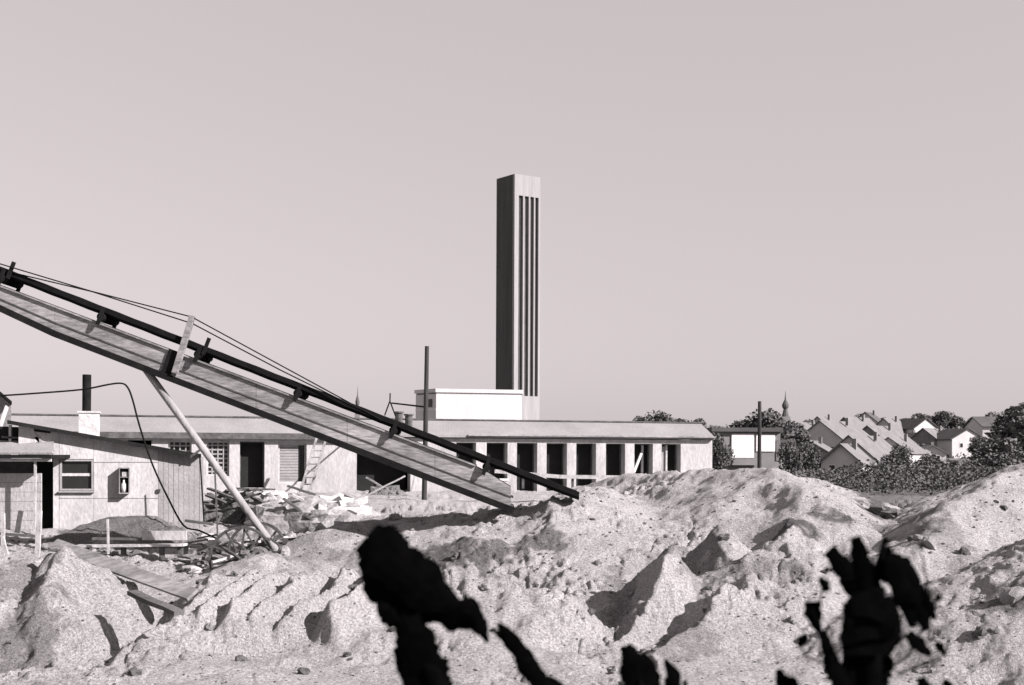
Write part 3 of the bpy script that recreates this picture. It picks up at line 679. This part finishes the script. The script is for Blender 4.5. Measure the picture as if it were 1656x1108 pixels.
TREES = [
 (1030, 700, 674, 330, 'low treetop showing over the right part of the long roof'), (1062, 700, 668, 320, 'pointed treetop peeking over the right end of the long roof'), (1095, 700, 676, 330, 'low rounded treetop over the right roof end'), (1135, 705, 678, 300, 'low tree just left of the white walled building'),
 (1175, 710, 668, 180, 'broad tree behind the left end of the white walled building'), (1200, 708, 657, 190, 'tall bushy tree behind the white walled building, left of the shorter pole'), (1245, 706, 668, 190, 'bushy tree right of the shorter pole'), (1278, 706, 676, 210, 'tree at the foot of the church spire'),
 (1310, 712, 680, 300, 'dark tree between the spire and the first pale roofs'), (1345, 705, 680, 340, 'tree on the skyline above the largest pale roof'), (1378, 705, 672, 320, 'tree on the skyline left of the dark round tree'), (1405, 725, 668, 260, 'dark round tree standing above the long pale roof'),
 (1432, 725, 676, 270, 'tree right beside the dark round tree'), (1470, 730, 676, 230, 'leftmost tree of the big dark clump on the right hill'), (1495, 732, 668, 225, 'second tree of the big dark clump'), (1522, 735, 664, 225, 'middle tree of the big dark clump'), (1548, 735, 666, 230, 'tall tree in the big dark clump, above the pale house'), (1578, 735, 668, 230, 'tree right of the middle of the dark clump'), (1604, 738, 668, 215, 'last tree of the dark clump before the gap'),
 (1640, 745, 664, 190, 'tree just inside the right edge on the hill'), (1665, 750, 650, 175, 'tallest tree at the right edge'), (1700, 750, 650, 180, 'tree beyond the right edge of the hill'), (1625, 752, 690, 170, 'low dark tree in front of the tallest edge tree'), (1157, 757, 700, 78, 'bush growing against the left end of the white walled building'), (1274, 757, 714, 80, 'bush growing in front of the right end of the white walled building'), (1335, 770, 742, 200, 'small dark tree below the largest pale roof'), (1422, 775, 748, 190, 'small dark tree right of the lowest pale roof'), (1388, 740, 712, 290, 'small tree tucked behind the lowest pale roof'), (1465, 745, 712, 300, 'small tree left of the tiny white shed'), (1528, 745, 708, 300, 'dark tree left of the white gabled house nearest the right heap'), (1572, 750, 700, 285, 'dark tree right of the white gabled house nearest the right heap'), (1590, 755, 705, 260, 'second dark tree right of the white gabled house'), (1535, 775, 748, 190, 'low dark tree in front of the white gabled house nearest the right heap'), (1480, 775, 748, 190, 'low dark tree below the small white outhouse'), (1322, 735, 712, 290, 'small tree between the two palest roofs near the spire'), (1345, 775, 755, 170, 'bush in front of the large pale roof'),
 (1408, 770, 750, 185, 'bush at the lower edge of the long pale roof'), (1436, 765, 735, 235, 'dark tree between the pale house and the long pale roof'), (1495, 730, 706, 330, 'tree right behind the white cottage'), (1380, 708, 686, 400, 'tree on the skyline right of the spire roofs'), (1600, 730, 690, 290, 'tree left of the pale house among the trees'), (1296, 748, 716, 130, 'bush-like tree right of the white walled building'),
 (1365, 765, 728, 180, 'small dark tree between the two pale roofs'), (1450, 760, 722, 170, 'small dark tree below the clump, left of the white cottage'), (1510, 765, 735, 165, 'small dark tree in front of the white cottage'), (1575, 770, 728, 150, 'dark spreading tree in the hollow near the right heap'), (1610, 768, 715, 140, 'dark spreading tree right above the right sand heap')]
for (x, yb, yt, Y, l) in TREES:
    if x > 1290 and yt < 692 and x < 1620: Y = 395 + (Y % 30)
    tree(x, yb, yt, Y, l, wide=.62 if Y < 90 else (.75 if Y < 135 else 1.2))

def house(px, py, Y, w, d, hw, hr, yaw, wallm, roofm, label, win=2):
    """gabled house; (px,py) is the foot of its front wall; built in its own axes, then turned"""
    a = W(px, py, Y)
    o = bpy.data.objects.new('house', None); COL.objects.link(o); o.location = a; o.rotation_euler = (0, 0, rad(yaw)); ORG[o.name] = Vector((0, 0, 0)); tag(o, label, 'house')
    q = MB(); q.prism([(-w / 2, -d / 2, -4), (w / 2, -d / 2, -4), (w / 2, -d / 2, hw), (0, -d / 2, hw + hr), (-w / 2, -d / 2, hw)], (0, d, 0)); obj('wall', q, M[wallm], o)
    q = MB(); s = hr / (w / 2); e = .5
    for sg in (-1, 1):
        P_ = [(0, -d / 2 - .4, hw + hr + .03), (sg * (w / 2 + e), -d / 2 - .4, hw - s * e + .03), (sg * (w / 2 + e), -d / 2 - .4, hw - s * e + .25), (0, -d / 2 - .4, hw + hr + .25)]
        q.prism(P_ if sg > 0 else P_[::-1], (0, d + .8, 0))
    rf_ = obj('roof', q, M[roofm], o)
    q = MB(); q.box((w * .15, d * .1, hw + hr + .1), (.6, .6, 1.6)); obj('chimney', q, M['far_grey'], rf_)
    for i in range(win):
        q = MB(); q.box(((i - (win - 1) / 2) * w / (win + .3), -d / 2 - .02, hw * .55), (.9, .06, 1.2)); f_ = obj('window', q, M['white'], o)
        q = MB(); q.box(((i - (win - 1) / 2) * w / (win + .3), -d / 2 - .055, hw * .55), (.7, .02, 1.0)); obj('pane', q, M['glass'], f_)
    return o
house(1302, 722, 304, 10.7, 13.0, 3, 3.2, -40, 'far_light', 'far_roof', 'small pale house just right of the church spire')
house(1352, 738, 240, 12.2, 14.6, 2.6, 4.6, -42, 'far_light', 'far_roof', 'large pale roofed house in the middle of the hillside')
house(1316, 752, 216, 6.8, 9.8, 2.4, 2.0, -25, 'far_light', 'far_roof', 'small white gabled cottage low down behind the big mound')
house(1398, 764, 205, 9.9, 14.6, 2.2, 4.2, -38, 'far_light', 'far_roof', 'long pale roofed house lowest on the slope')
house(1425, 735, 264, 9.9, 13.0, 2.6, 3.8, -45, 'far_grey', 'far_roof', 'grey walled house with pale roof under the dark round tree')
house(1452, 752, 240, 8.4, 13.0, 2.6, 3.0, -35, 'far_light', 'far_roof', 'pale house left of the white cottage pair')
house(1478, 714, 320, 7.6, 11.4, 3.6, 2.6, 15, 'far_light', 'far_roof_dark', 'white cottage under the big dark clump')
house(1476, 731, 296, 5.1, 8.1, 3.0, 1.8, 10, 'far_light', 'far_roof', 'tiny white shed below the white cottage')
house(1508, 734, 288, 9.2, 13.0, 2.6, 3.6, -40, 'far_grey', 'far_roof', 'pale roofed house between the white cottage and the gabled house')
house(1546, 733, 280, 8.4, 11.4, 3.4, 2.4, 8, 'far_light', 'far_roof_dark', 'white gabled house nearest the right heap')
house(1502, 750, 256, 5.9, 8.1, 2.4, 1.6, -10, 'far_light', 'far_roof', 'small white outhouse above the dark hollow')
house(1615, 712, 300, 15.2, 13.0, 3.4, 2.6, 85, 'far_light', 'far_roof_dark', 'pale house among the trees near the right edge')
house(1332, 712, 330, 8, 10, 3, 3.6, -35, 'far_light', 'far_roof', 'pale roofed house above the large one in the middle of the hillside')
house(1385, 718, 310, 9, 12, 3, 4, -48, 'far_grey', 'far_roof', 'grey gabled house left of the one under the dark round tree')
house(1440, 716, 320, 8, 11, 3, 3.6, -38, 'far_light', 'far_roof', 'pale roofed house high on the slope under the tree beside the dark round tree')
house(1370, 772, 150, 5, 7, 2, 2.2, -30, 'far_light', 'far_roof', 'small pale hut nearest the big mound, left of the lowest pale roof')
house(1580, 724, 320, 9, 11, 3, 3.8, -42, 'far_light', 'far_roof', 'pale roofed house half hidden by trees above the right heap')
house(1405, 700, 380, 9, 11, 3, 3.6, -30, 'far_light', 'far_roof_dark', 'dark roofed house highest on the hill below the skyline trees')
# white-walled flat building on the right
RD = 85.0
rb = thing('flat_building', 'dark flat roofed building with two white wall panels behind the mound', 'building', W(1205, 752, RD))
def rb_(x0, x1, y0, y1, d0, d1): a = W(x0, y1, RD); b = W(x1, y0, RD); m_ = MB(); m_.box(((a.x + b.x) / 2, RD + (d0 + d1) / 2, (a.z + b.z) / 2), (b.x - a.x, d1 - d0, b.z - a.z)); return m_
obj('wall', rb_(1154, 1262, 698, 790, 0, 6), M['far_grey'], rb)
obj('roof', rb_(1150, 1265, 692, 698, -.3, 6.3), M['far_roof_dark'], rb)
obj('annexe_wall', rb_(1262.5, 1284, 716, 790, .4, 4), M['far_light'], rb); obj('annexe_roof', rb_(1262.5, 1287, 711, 716, .1, 4.4), M['far_roof_dark'], rb)
obj('wall_panel', rb_(1183, 1219, 702, 740, -.08, -.003), M['bright'], rb)
obj('wall_panel', rb_(1223, 1253, 703, 730, -.08, -.003), M['bright'], rb)
obj('door', rb_(1255, 1261, 712, 745, -.06, -.003), M['far_roof'], rb)
obj('wall_base', rb_(1153, 1224, 741, 752, -.5, -.1), M['far_grey'], rb)
# spires
def spire(px, y0, y1, Y, wpx, label):
    a = W(px, y1, Y); k = Y / F; r = wpx * k / 2; zt_ = W(px, y0, Y).z; h = zt_ - a.z
    o = thing('church_spire', label, 'church spire', (a.x, a.y, a.z)); q = MB(); q.box((a.x, a.y, a.z + h * .15 - 3), (r * 2.4, r * 2.4, h * .3 + 6)); obj('tower_base', q, M['far_grey'], o)
    q = MB(); q.tube([(a.x, a.y, a.z + h * f_) for f_ in (.3, .42, .5, .56, .62, .70, .76)], [r * 1.1, r * .75, r * .55, r * .95, r * 1.0, r * .6, r * .25], 10); obj('lantern', q, M['far_roof_dark'], o)
    q = MB(); q.tube([(a.x, a.y, a.z + h * f_) for f_ in (.76, .88, 1)], [r * .25, r * .12, r * .04], 6); obj('finial', q, M['far_roof_dark'], o)
spire(1270, 632, 692, 300, 11, 'dark onion topped church spire on the skyline above the white walled building')
spire(578, 624, 690, 320, 7, 'slim distant church spire showing above the conveyor belt')
# scrub in the hollow
rs = np.random.RandomState(4); N = 150000
PX = rs.uniform(1262, 1760, N); YY = np.where(rs.rand(N) < .8, rs.uniform(44, 150, N), rs.uniform(150, 420, N)); XX = (PX - CX) / F * YY
DN = fbm(XX, YY, .09, 3, 201); k = DN > -.2; XX, YY, DN = XX[k][:100000], YY[k][:100000], DN[k][:100000]; N = len(XX)
ZZ = height(XX, YY, False) + rs.rand(N) ** .7 * (.8 + 3 * np.maximum(DN, 0)) * (.7 + YY / 300)
SS = rs.uniform(.06, .15, N) * YY / 75
A_ = rs.normal(size=(N, 3)) * (1, 1, .6); A_ /= np.linalg.norm(A_, axis=1)[:, None]; B_ = np.cross(A_, rs.normal(size=(N, 3))); B_ /= np.linalg.norm(B_, axis=1)[:, None]
PP = np.stack([XX, YY, ZZ], 1); A_ *= SS[:, None]; B_ *= SS[:, None] * .7
q = MB(); q.v = np.stack([PP - A_, PP + B_, PP + A_, PP - B_], 1).reshape(-1, 3).tolist(); q.f = [(4 * i, 4 * i + 1, 4 * i + 2, 4 * i + 3) for i in range(N)]
tag(obj('scrub', q, M['leaf_dark']), 'dense dark scrub filling the hollow below the far houses', 'scrub', kind='stuff')

# ------------------------------------------------------------------ debris between the hut and the conveyor
def dbl(px0, py0, px1, py1, Y, w, h, m, label, group='loose boards on the site', Y1=None, name='plank', cat='plank', up=(0, 0, 1)):
    q = MB(); q.beam(W(px0, py0, Y), W(px1, py1, Y1 or Y), w, h, up, .008, 4); return solo(name, q, M[m], label, cat, group)
dbl(86, 880, 312, 962, 18.6, .22, .05, 'panel', 'long grey board lying down the slope in front of the left sand pile', Y1=16.6, up=(0, -.7, .7))
dbl(214, 958, 290, 992, 16.0, .16, .06, 'darkplank', 'short dark strip set as a shadow beside the left sand pile', Y1=15.2)  # dark strip added as the shadow below the long grey board
# trestle plank
ts = thing('trestle', 'low trestle of two long boards on short posts before the dark earth heap', 'trestle', W(220, 895, 24.6))
for (x0, y0, x1, y1, m_, w, h) in ((125, 883, 300, 881, 'plank', .3, .05), (230, 866, 302, 866, 'hut', .05, .2), (150, 871, 229, 872, 'darkplank', .08, .05)):
    q = MB(); q.beam(W(x0, y0, 24.6), W(x1, y1, 24.6), w, h); obj('board', q, M[m_], ts)
for x in (140, 200, 262, 292): q = MB(); q.beam(W(x, 905, 24.65), W(x, 884.5, 24.65), .1, .08, (0, 1, 0)); obj('post', q, M['darkplank'], ts)
for (x0, y0, x1, y1, Y, w, m_, lab) in ((175, 896, 174, 840, 24.2, .04, 'plank', 'thin pale stick standing before the dark earth heap'), (60, 900, 64, 826, 20.5, .09, 'plank', 'short pale stake in front of the dark hut door'),
        (28, 862, 34, 826, 22, .09, 'darkplank', 'dark leaning stub left of the pale stake'), (4, 905, 5, 830, 20, .06, 'plank', 'pale stake at the left edge'), (20, 935, 4, 868, 18, .05, 'plank', 'bent pale stick leaning at the left edge')):
    q = MB(); q.beam(W(x0, y0, Y), W(x1, y1, Y), w, .04, (0, 1, 0), .006, 4); solo('stake', q, M[m_], lab, 'stake', 'stakes near the hut')
q = MB(); q.beam(W(-20, 862, 21.5), W(70, 868, 21.5), .06, .05); solo('rail', q, M['darkplank'], 'low dark bar lying across the stakes at the left edge', 'rail')
# brushwood / board pile
random.seed(11)
gA = 'dark boards heaped in front of the long building'
for i in range(34):
    cx_ = random.uniform(325, 440); cy_ = 828 - random.random() * 34 * (1 - abs(cx_ - 378) / 90) - 2; L_ = random.uniform(25, 60); an = random.choice((-.45, .35, .1)) + random.uniform(-.25, .25); Y = random.uniform(30.5, 33.5)
    dx, dy = math.cos(an) * L_ / 2, math.sin(an) * L_ / 2
    dbl(cx_ - dx, cy_ - dy, cx_ + dx, cy_ + dy, Y, .14, .05, 'darkplank' if random.random() < .8 else 'panel', 'rough dark board in the tangled heap between the hut and the window wall', gA, Y + random.uniform(-.6, .6))
for (a, b, c, d, Y, m_, lab) in ((465, 786, 510, 800, 32, 'darkplank', 'dark board lying on top of the pale rubble'), (472, 800, 525, 828, 30, 'plank', 'pale board sloping down the rubble heap'), (458, 806, 505, 840, 29.6, 'darkplank', 'dark board sloping down the left of the rubble heap'),
        (380, 790, 445, 792, 34, 'darkplank', 'dark board lying level under the dark doorway'), (300, 842, 345, 848, 28, 'darkplank', 'dark board lying level at the foot of the hut'), (596, 800, 655, 770, 43, 'plank', 'pale pole leaning inside the big dark opening'), (592, 772, 640, 800, 43.3, 'panel', 'grey pole crossing inside the big dark opening'),
        (664, 800, 672, 762, 42, 'plank', 'pale board propped at the right side of the big opening'), (540, 822, 600, 822, 29, 'white', 'white board lying on the ground right of the rubble')):
    dbl(a, b, c, d, Y, .14, .06, m_, lab)
gB = 'pale broken slabs dumped beside the conveyor wheel'
for i in range(30):
    px = random.uniform(436, 592); f_ = (px - 436) / 156; yc = 838 - 8 * f_ - random.random() * (42 - 20 * f_); Y = 29.5 + (838 - yc) * .05
    p = W(px, yc, Y); q = MB(); R = Matrix.Rotation(random.uniform(-.5, .5), 3, 'X') @ Matrix.Rotation(random.uniform(-.5, .5), 3, 'Y') @ Matrix.Rotation(random.uniform(0, 3), 3, 'Z')
    if random.random() < .6: q.box(p, (random.uniform(.3, .8), random.uniform(.3, .6), random.uniform(.1, .25)), R, .06)
    else: q.blob(p, random.uniform(.2, .4), random.uniform(.2, .35), random.uniform(.13, .22), .25, 8, 5, .7)
    solo('slab', q, M['concrete' if random.random() < .75 else 'rubble'], 'pale broken lump in the white heap between the conveyor and the long building', 'rubble', gB)
gC = 'old boards and sticks strewn round the conveyor wheel'
for i in range(46):
    px = random.uniform(292, 470) if i < 34 else random.uniform(-10, 110); Y = random.uniform(22.8, 27.5) if i < 34 else random.uniform(17, 21)
    x = (px - CX) / F * Y; an = random.uniform(0, 6.3); L_ = random.uniform(.25, .8); dx, dy = math.cos(an) * L_ / 2, math.sin(an) * L_ / 2; g0 = hz(x, Y) + random.uniform(.02, .22); dz = random.uniform(-.25, .3)
    q = MB(); q.beam((x - dx, Y - dy, g0 - dz * .4), (x + dx, Y + dy, g0 + dz * .4), random.uniform(.04, .12), .04, (0, 0, 1), .008, 3)
    solo('plank', q, M[random.choice(('darkplank', 'darkplank', 'iron', 'panel', 'plank'))], 'short weathered board lying loose in the littered yard near the hut', 'plank', gC)
for i in range(16):
    px = random.uniform(300, 470); Y = random.uniform(23, 28); x = (px - CX) / F * Y; q = MB(); q.blob((x, Y, hz(x, Y) + .04), random.uniform(.08, .25), random.uniform(.08, .2), random.uniform(.06, .14), .3, 8, 5, .8)
    solo('lump', q, M[random.choice(('clod', 'rubble', 'concrete'))], 'broken lump lying in the littered yard near the wheel', 'rubble', 'broken lumps round the conveyor wheel')
# core of the rubble so that it is heaped, not floating
q = MB()
for (px, py, rx, rz) in ((460, 845, 1.0, .6), (500, 842, 1.0, .65), (540, 842, .9, .5), (575, 840, .7, .35)): q.blob(W(px, py, 30.4), rx, .9, rz, .12, 14, 8)
solo('rubble_mound', q, M['rubble'], 'low grey mound of fine rubble under the pale slabs', 'rubble')
q = MB()
for (px, py, rx, rz) in ((345, 840, .8, .5), (385, 838, .9, .6), (425, 842, .7, .45)): q.blob(W(px, py, 32.4), rx, .7, rz, .15, 14, 8)
solo('brush_mound', q, M['earth'], 'dark earth under the tangled board heap', 'earth heap')
# debris in the big opening
q = MB()
for i in range(7): q.blob(W(random.uniform(585, 655), 812, 44.2), random.uniform(.3, .6), .4, random.uniform(.3, .7), .3)
solo('rubbish_heap', q, M['clod'], 'dark rubbish heaped in the big opening of the long building', 'rubbish')

# clods and stones on the sand
random.seed(5)
CM = []
for i in range(5):
    q = MB(); q.blob((0, 0, 0), 1, random.uniform(.7, 1), random.uniform(.5, .8), .28, 9, 6); CM.append(q.mesh('clod', M['clod' if i < 3 else 'rubble'], smooth=False))
def clod(x, y, s, label, group):
    o = bpy.data.objects.new('clod', random.choice(CM)); COL.objects.link(o); o.location = (x, y, hz(x, y) + s * .2); o.scale = (s, s * random.uniform(.7, 1.1), s); o.rotation_euler = (random.uniform(-.4, .4), random.uniform(-.4, .4), random.uniform(0, 6.3)); tag(o, label, 'clod', group)
for i in range(200):
    Y = 9 + 16 * random.random() ** 1.3; px = random.uniform(-40, 1700); x = (px - CX) / F * Y
    clod(x, Y, random.choice((.03, .04, .04, .05, .06, .09)), 'small earth clod lying loose on the pale sand', 'loose clods scattered over the sand')
CL = ('dark clod just right above the bushy weed', 'large dark clod near the right edge', 'dark clod right of the bushy weed', 'smaller dark clod beside the one right of the bushy weed', 'big dark clod in the dip between the two mounds', 'second dark clod in the dip between the two mounds', 'dark clod at the foot of the right heap', 'dark clod in the lower left corner', 'small dark clod in the lower left corner', 'dark clod on the face of the right heap', 'dark clod up slope of the broad leaved weed', 'dark clod left of the lower conveyor end', 'dark clod on the tip of the steep shaded sand peak')
for ci, (px, py, Y, s) in enumerate(((1485, 876, 18, .1), (1640, 975, 13.8, .17), (1585, 1030, 11.8, .12), (1612, 1025, 11.8, .09), (1425, 830, 24, .3), (1440, 838, 23.8, .22), (1500, 890, 17.4, .16), (60, 1085, 10.6, .15), (95, 1078, 10.8, .1), (1560, 900, 17, .12), (650, 880, 20, .12), (640, 838, 25, .15), (1170, 870, 19.8, .14))):
    p = W(px, py, ground_at(px, py)); clod(p.x, p.y, s, CL[ci], 'larger dark clods')
q = MB()
for i in range(2400):
    Y = 9 + 20 * random.random() ** 1.2; px = random.uniform(-40, 1700); x = (px - CX) / F * Y; s = random.uniform(.008, .022) * Y / 12
    q.blob((x, Y, 0), s, s, s * .7, .3, 5, 3)
vv = np.array(q.v); cnt = len(vv) // 2400
cen = vv.reshape(2400, cnt, 3).mean(1); hh = height(cen[:, 0], cen[:, 1]); vv[:, 2] += np.repeat(hh, cnt); q.v = [tuple(v) for v in vv]
tag(obj('pebbles', q, M['clod']), 'fine dark pebbles and crumbs strewn over the sand', 'pebbles', kind='stuff')

# ------------------------------------------------------------------ dark weeds close to the camera
random.seed(3)
WDP = 2.2
def leafblade(mb, pts, widths, Y, dY=0.0, th=.003, jag=.10):
    """a leaf along pts (picture points) with the given half-widths (picture px), slightly cupped and solid"""
    P = []; n = 28; m = len(pts)
    for i in range(n + 1):
        t = i / n * (m - 1); k = min(int(t), m - 2); f = t - k
        x = pts[k][0] + (pts[k + 1][0] - pts[k][0]) * f; y = pts[k][1] + (pts[k + 1][1] - pts[k][1]) * f; w = widths[k] + (widths[k + 1] - widths[k]) * f
        P.append((x, y, w))
    vs = []; fs = []; p1, p2 = random.uniform(0, 6), random.uniform(0, 6)
    for i, (x, y, w) in enumerate(P):
        a = P[max(i - 1, 0)]; b = P[min(i + 1, n)]; d = Vector((b[0] - a[0], b[1] - a[1])).normalized(); nx, ny = -d.y, d.x
        for s_ in (-1, -.5, 0, .5, 1):
            ww = w * s_ * (1 + .10 * math.sin(i * .55 + (p1 if s_ > 0 else p2)) + random.uniform(-jag, jag) * abs(s_)); yy = Y + dY * i / n - (1 - s_ * s_) * w * .15 * Y / F
            vs.append(W(x + nx * ww, y + ny * ww, yy)); 
        if i:
            k = 5 * (i - 1)
            for j in range(4): fs.append((k + j, k + j + 1, k + 6 + j, k + 5 + j))
    n0 = len(vs); vs += [v + Vector((0, th, 0)) for v in vs]; fs += [tuple(q_ + n0 for q_ in f_[::-1]) for f_ in fs]
    for j in range(4): fs.append((j, n0 + j, n0 + j + 1, j + 1)); e = 5 * n + j; fs.append((e, e + 1, n0 + e + 1, n0 + e))
    for i in range(n):
        a = 5 * i; fs.append((a, a + 5, n0 + a + 5, n0 + a)); a = 5 * i + 4; fs.append((a, n0 + a, n0 + a + 5, a + 5))
    mb.add(vs, fs)
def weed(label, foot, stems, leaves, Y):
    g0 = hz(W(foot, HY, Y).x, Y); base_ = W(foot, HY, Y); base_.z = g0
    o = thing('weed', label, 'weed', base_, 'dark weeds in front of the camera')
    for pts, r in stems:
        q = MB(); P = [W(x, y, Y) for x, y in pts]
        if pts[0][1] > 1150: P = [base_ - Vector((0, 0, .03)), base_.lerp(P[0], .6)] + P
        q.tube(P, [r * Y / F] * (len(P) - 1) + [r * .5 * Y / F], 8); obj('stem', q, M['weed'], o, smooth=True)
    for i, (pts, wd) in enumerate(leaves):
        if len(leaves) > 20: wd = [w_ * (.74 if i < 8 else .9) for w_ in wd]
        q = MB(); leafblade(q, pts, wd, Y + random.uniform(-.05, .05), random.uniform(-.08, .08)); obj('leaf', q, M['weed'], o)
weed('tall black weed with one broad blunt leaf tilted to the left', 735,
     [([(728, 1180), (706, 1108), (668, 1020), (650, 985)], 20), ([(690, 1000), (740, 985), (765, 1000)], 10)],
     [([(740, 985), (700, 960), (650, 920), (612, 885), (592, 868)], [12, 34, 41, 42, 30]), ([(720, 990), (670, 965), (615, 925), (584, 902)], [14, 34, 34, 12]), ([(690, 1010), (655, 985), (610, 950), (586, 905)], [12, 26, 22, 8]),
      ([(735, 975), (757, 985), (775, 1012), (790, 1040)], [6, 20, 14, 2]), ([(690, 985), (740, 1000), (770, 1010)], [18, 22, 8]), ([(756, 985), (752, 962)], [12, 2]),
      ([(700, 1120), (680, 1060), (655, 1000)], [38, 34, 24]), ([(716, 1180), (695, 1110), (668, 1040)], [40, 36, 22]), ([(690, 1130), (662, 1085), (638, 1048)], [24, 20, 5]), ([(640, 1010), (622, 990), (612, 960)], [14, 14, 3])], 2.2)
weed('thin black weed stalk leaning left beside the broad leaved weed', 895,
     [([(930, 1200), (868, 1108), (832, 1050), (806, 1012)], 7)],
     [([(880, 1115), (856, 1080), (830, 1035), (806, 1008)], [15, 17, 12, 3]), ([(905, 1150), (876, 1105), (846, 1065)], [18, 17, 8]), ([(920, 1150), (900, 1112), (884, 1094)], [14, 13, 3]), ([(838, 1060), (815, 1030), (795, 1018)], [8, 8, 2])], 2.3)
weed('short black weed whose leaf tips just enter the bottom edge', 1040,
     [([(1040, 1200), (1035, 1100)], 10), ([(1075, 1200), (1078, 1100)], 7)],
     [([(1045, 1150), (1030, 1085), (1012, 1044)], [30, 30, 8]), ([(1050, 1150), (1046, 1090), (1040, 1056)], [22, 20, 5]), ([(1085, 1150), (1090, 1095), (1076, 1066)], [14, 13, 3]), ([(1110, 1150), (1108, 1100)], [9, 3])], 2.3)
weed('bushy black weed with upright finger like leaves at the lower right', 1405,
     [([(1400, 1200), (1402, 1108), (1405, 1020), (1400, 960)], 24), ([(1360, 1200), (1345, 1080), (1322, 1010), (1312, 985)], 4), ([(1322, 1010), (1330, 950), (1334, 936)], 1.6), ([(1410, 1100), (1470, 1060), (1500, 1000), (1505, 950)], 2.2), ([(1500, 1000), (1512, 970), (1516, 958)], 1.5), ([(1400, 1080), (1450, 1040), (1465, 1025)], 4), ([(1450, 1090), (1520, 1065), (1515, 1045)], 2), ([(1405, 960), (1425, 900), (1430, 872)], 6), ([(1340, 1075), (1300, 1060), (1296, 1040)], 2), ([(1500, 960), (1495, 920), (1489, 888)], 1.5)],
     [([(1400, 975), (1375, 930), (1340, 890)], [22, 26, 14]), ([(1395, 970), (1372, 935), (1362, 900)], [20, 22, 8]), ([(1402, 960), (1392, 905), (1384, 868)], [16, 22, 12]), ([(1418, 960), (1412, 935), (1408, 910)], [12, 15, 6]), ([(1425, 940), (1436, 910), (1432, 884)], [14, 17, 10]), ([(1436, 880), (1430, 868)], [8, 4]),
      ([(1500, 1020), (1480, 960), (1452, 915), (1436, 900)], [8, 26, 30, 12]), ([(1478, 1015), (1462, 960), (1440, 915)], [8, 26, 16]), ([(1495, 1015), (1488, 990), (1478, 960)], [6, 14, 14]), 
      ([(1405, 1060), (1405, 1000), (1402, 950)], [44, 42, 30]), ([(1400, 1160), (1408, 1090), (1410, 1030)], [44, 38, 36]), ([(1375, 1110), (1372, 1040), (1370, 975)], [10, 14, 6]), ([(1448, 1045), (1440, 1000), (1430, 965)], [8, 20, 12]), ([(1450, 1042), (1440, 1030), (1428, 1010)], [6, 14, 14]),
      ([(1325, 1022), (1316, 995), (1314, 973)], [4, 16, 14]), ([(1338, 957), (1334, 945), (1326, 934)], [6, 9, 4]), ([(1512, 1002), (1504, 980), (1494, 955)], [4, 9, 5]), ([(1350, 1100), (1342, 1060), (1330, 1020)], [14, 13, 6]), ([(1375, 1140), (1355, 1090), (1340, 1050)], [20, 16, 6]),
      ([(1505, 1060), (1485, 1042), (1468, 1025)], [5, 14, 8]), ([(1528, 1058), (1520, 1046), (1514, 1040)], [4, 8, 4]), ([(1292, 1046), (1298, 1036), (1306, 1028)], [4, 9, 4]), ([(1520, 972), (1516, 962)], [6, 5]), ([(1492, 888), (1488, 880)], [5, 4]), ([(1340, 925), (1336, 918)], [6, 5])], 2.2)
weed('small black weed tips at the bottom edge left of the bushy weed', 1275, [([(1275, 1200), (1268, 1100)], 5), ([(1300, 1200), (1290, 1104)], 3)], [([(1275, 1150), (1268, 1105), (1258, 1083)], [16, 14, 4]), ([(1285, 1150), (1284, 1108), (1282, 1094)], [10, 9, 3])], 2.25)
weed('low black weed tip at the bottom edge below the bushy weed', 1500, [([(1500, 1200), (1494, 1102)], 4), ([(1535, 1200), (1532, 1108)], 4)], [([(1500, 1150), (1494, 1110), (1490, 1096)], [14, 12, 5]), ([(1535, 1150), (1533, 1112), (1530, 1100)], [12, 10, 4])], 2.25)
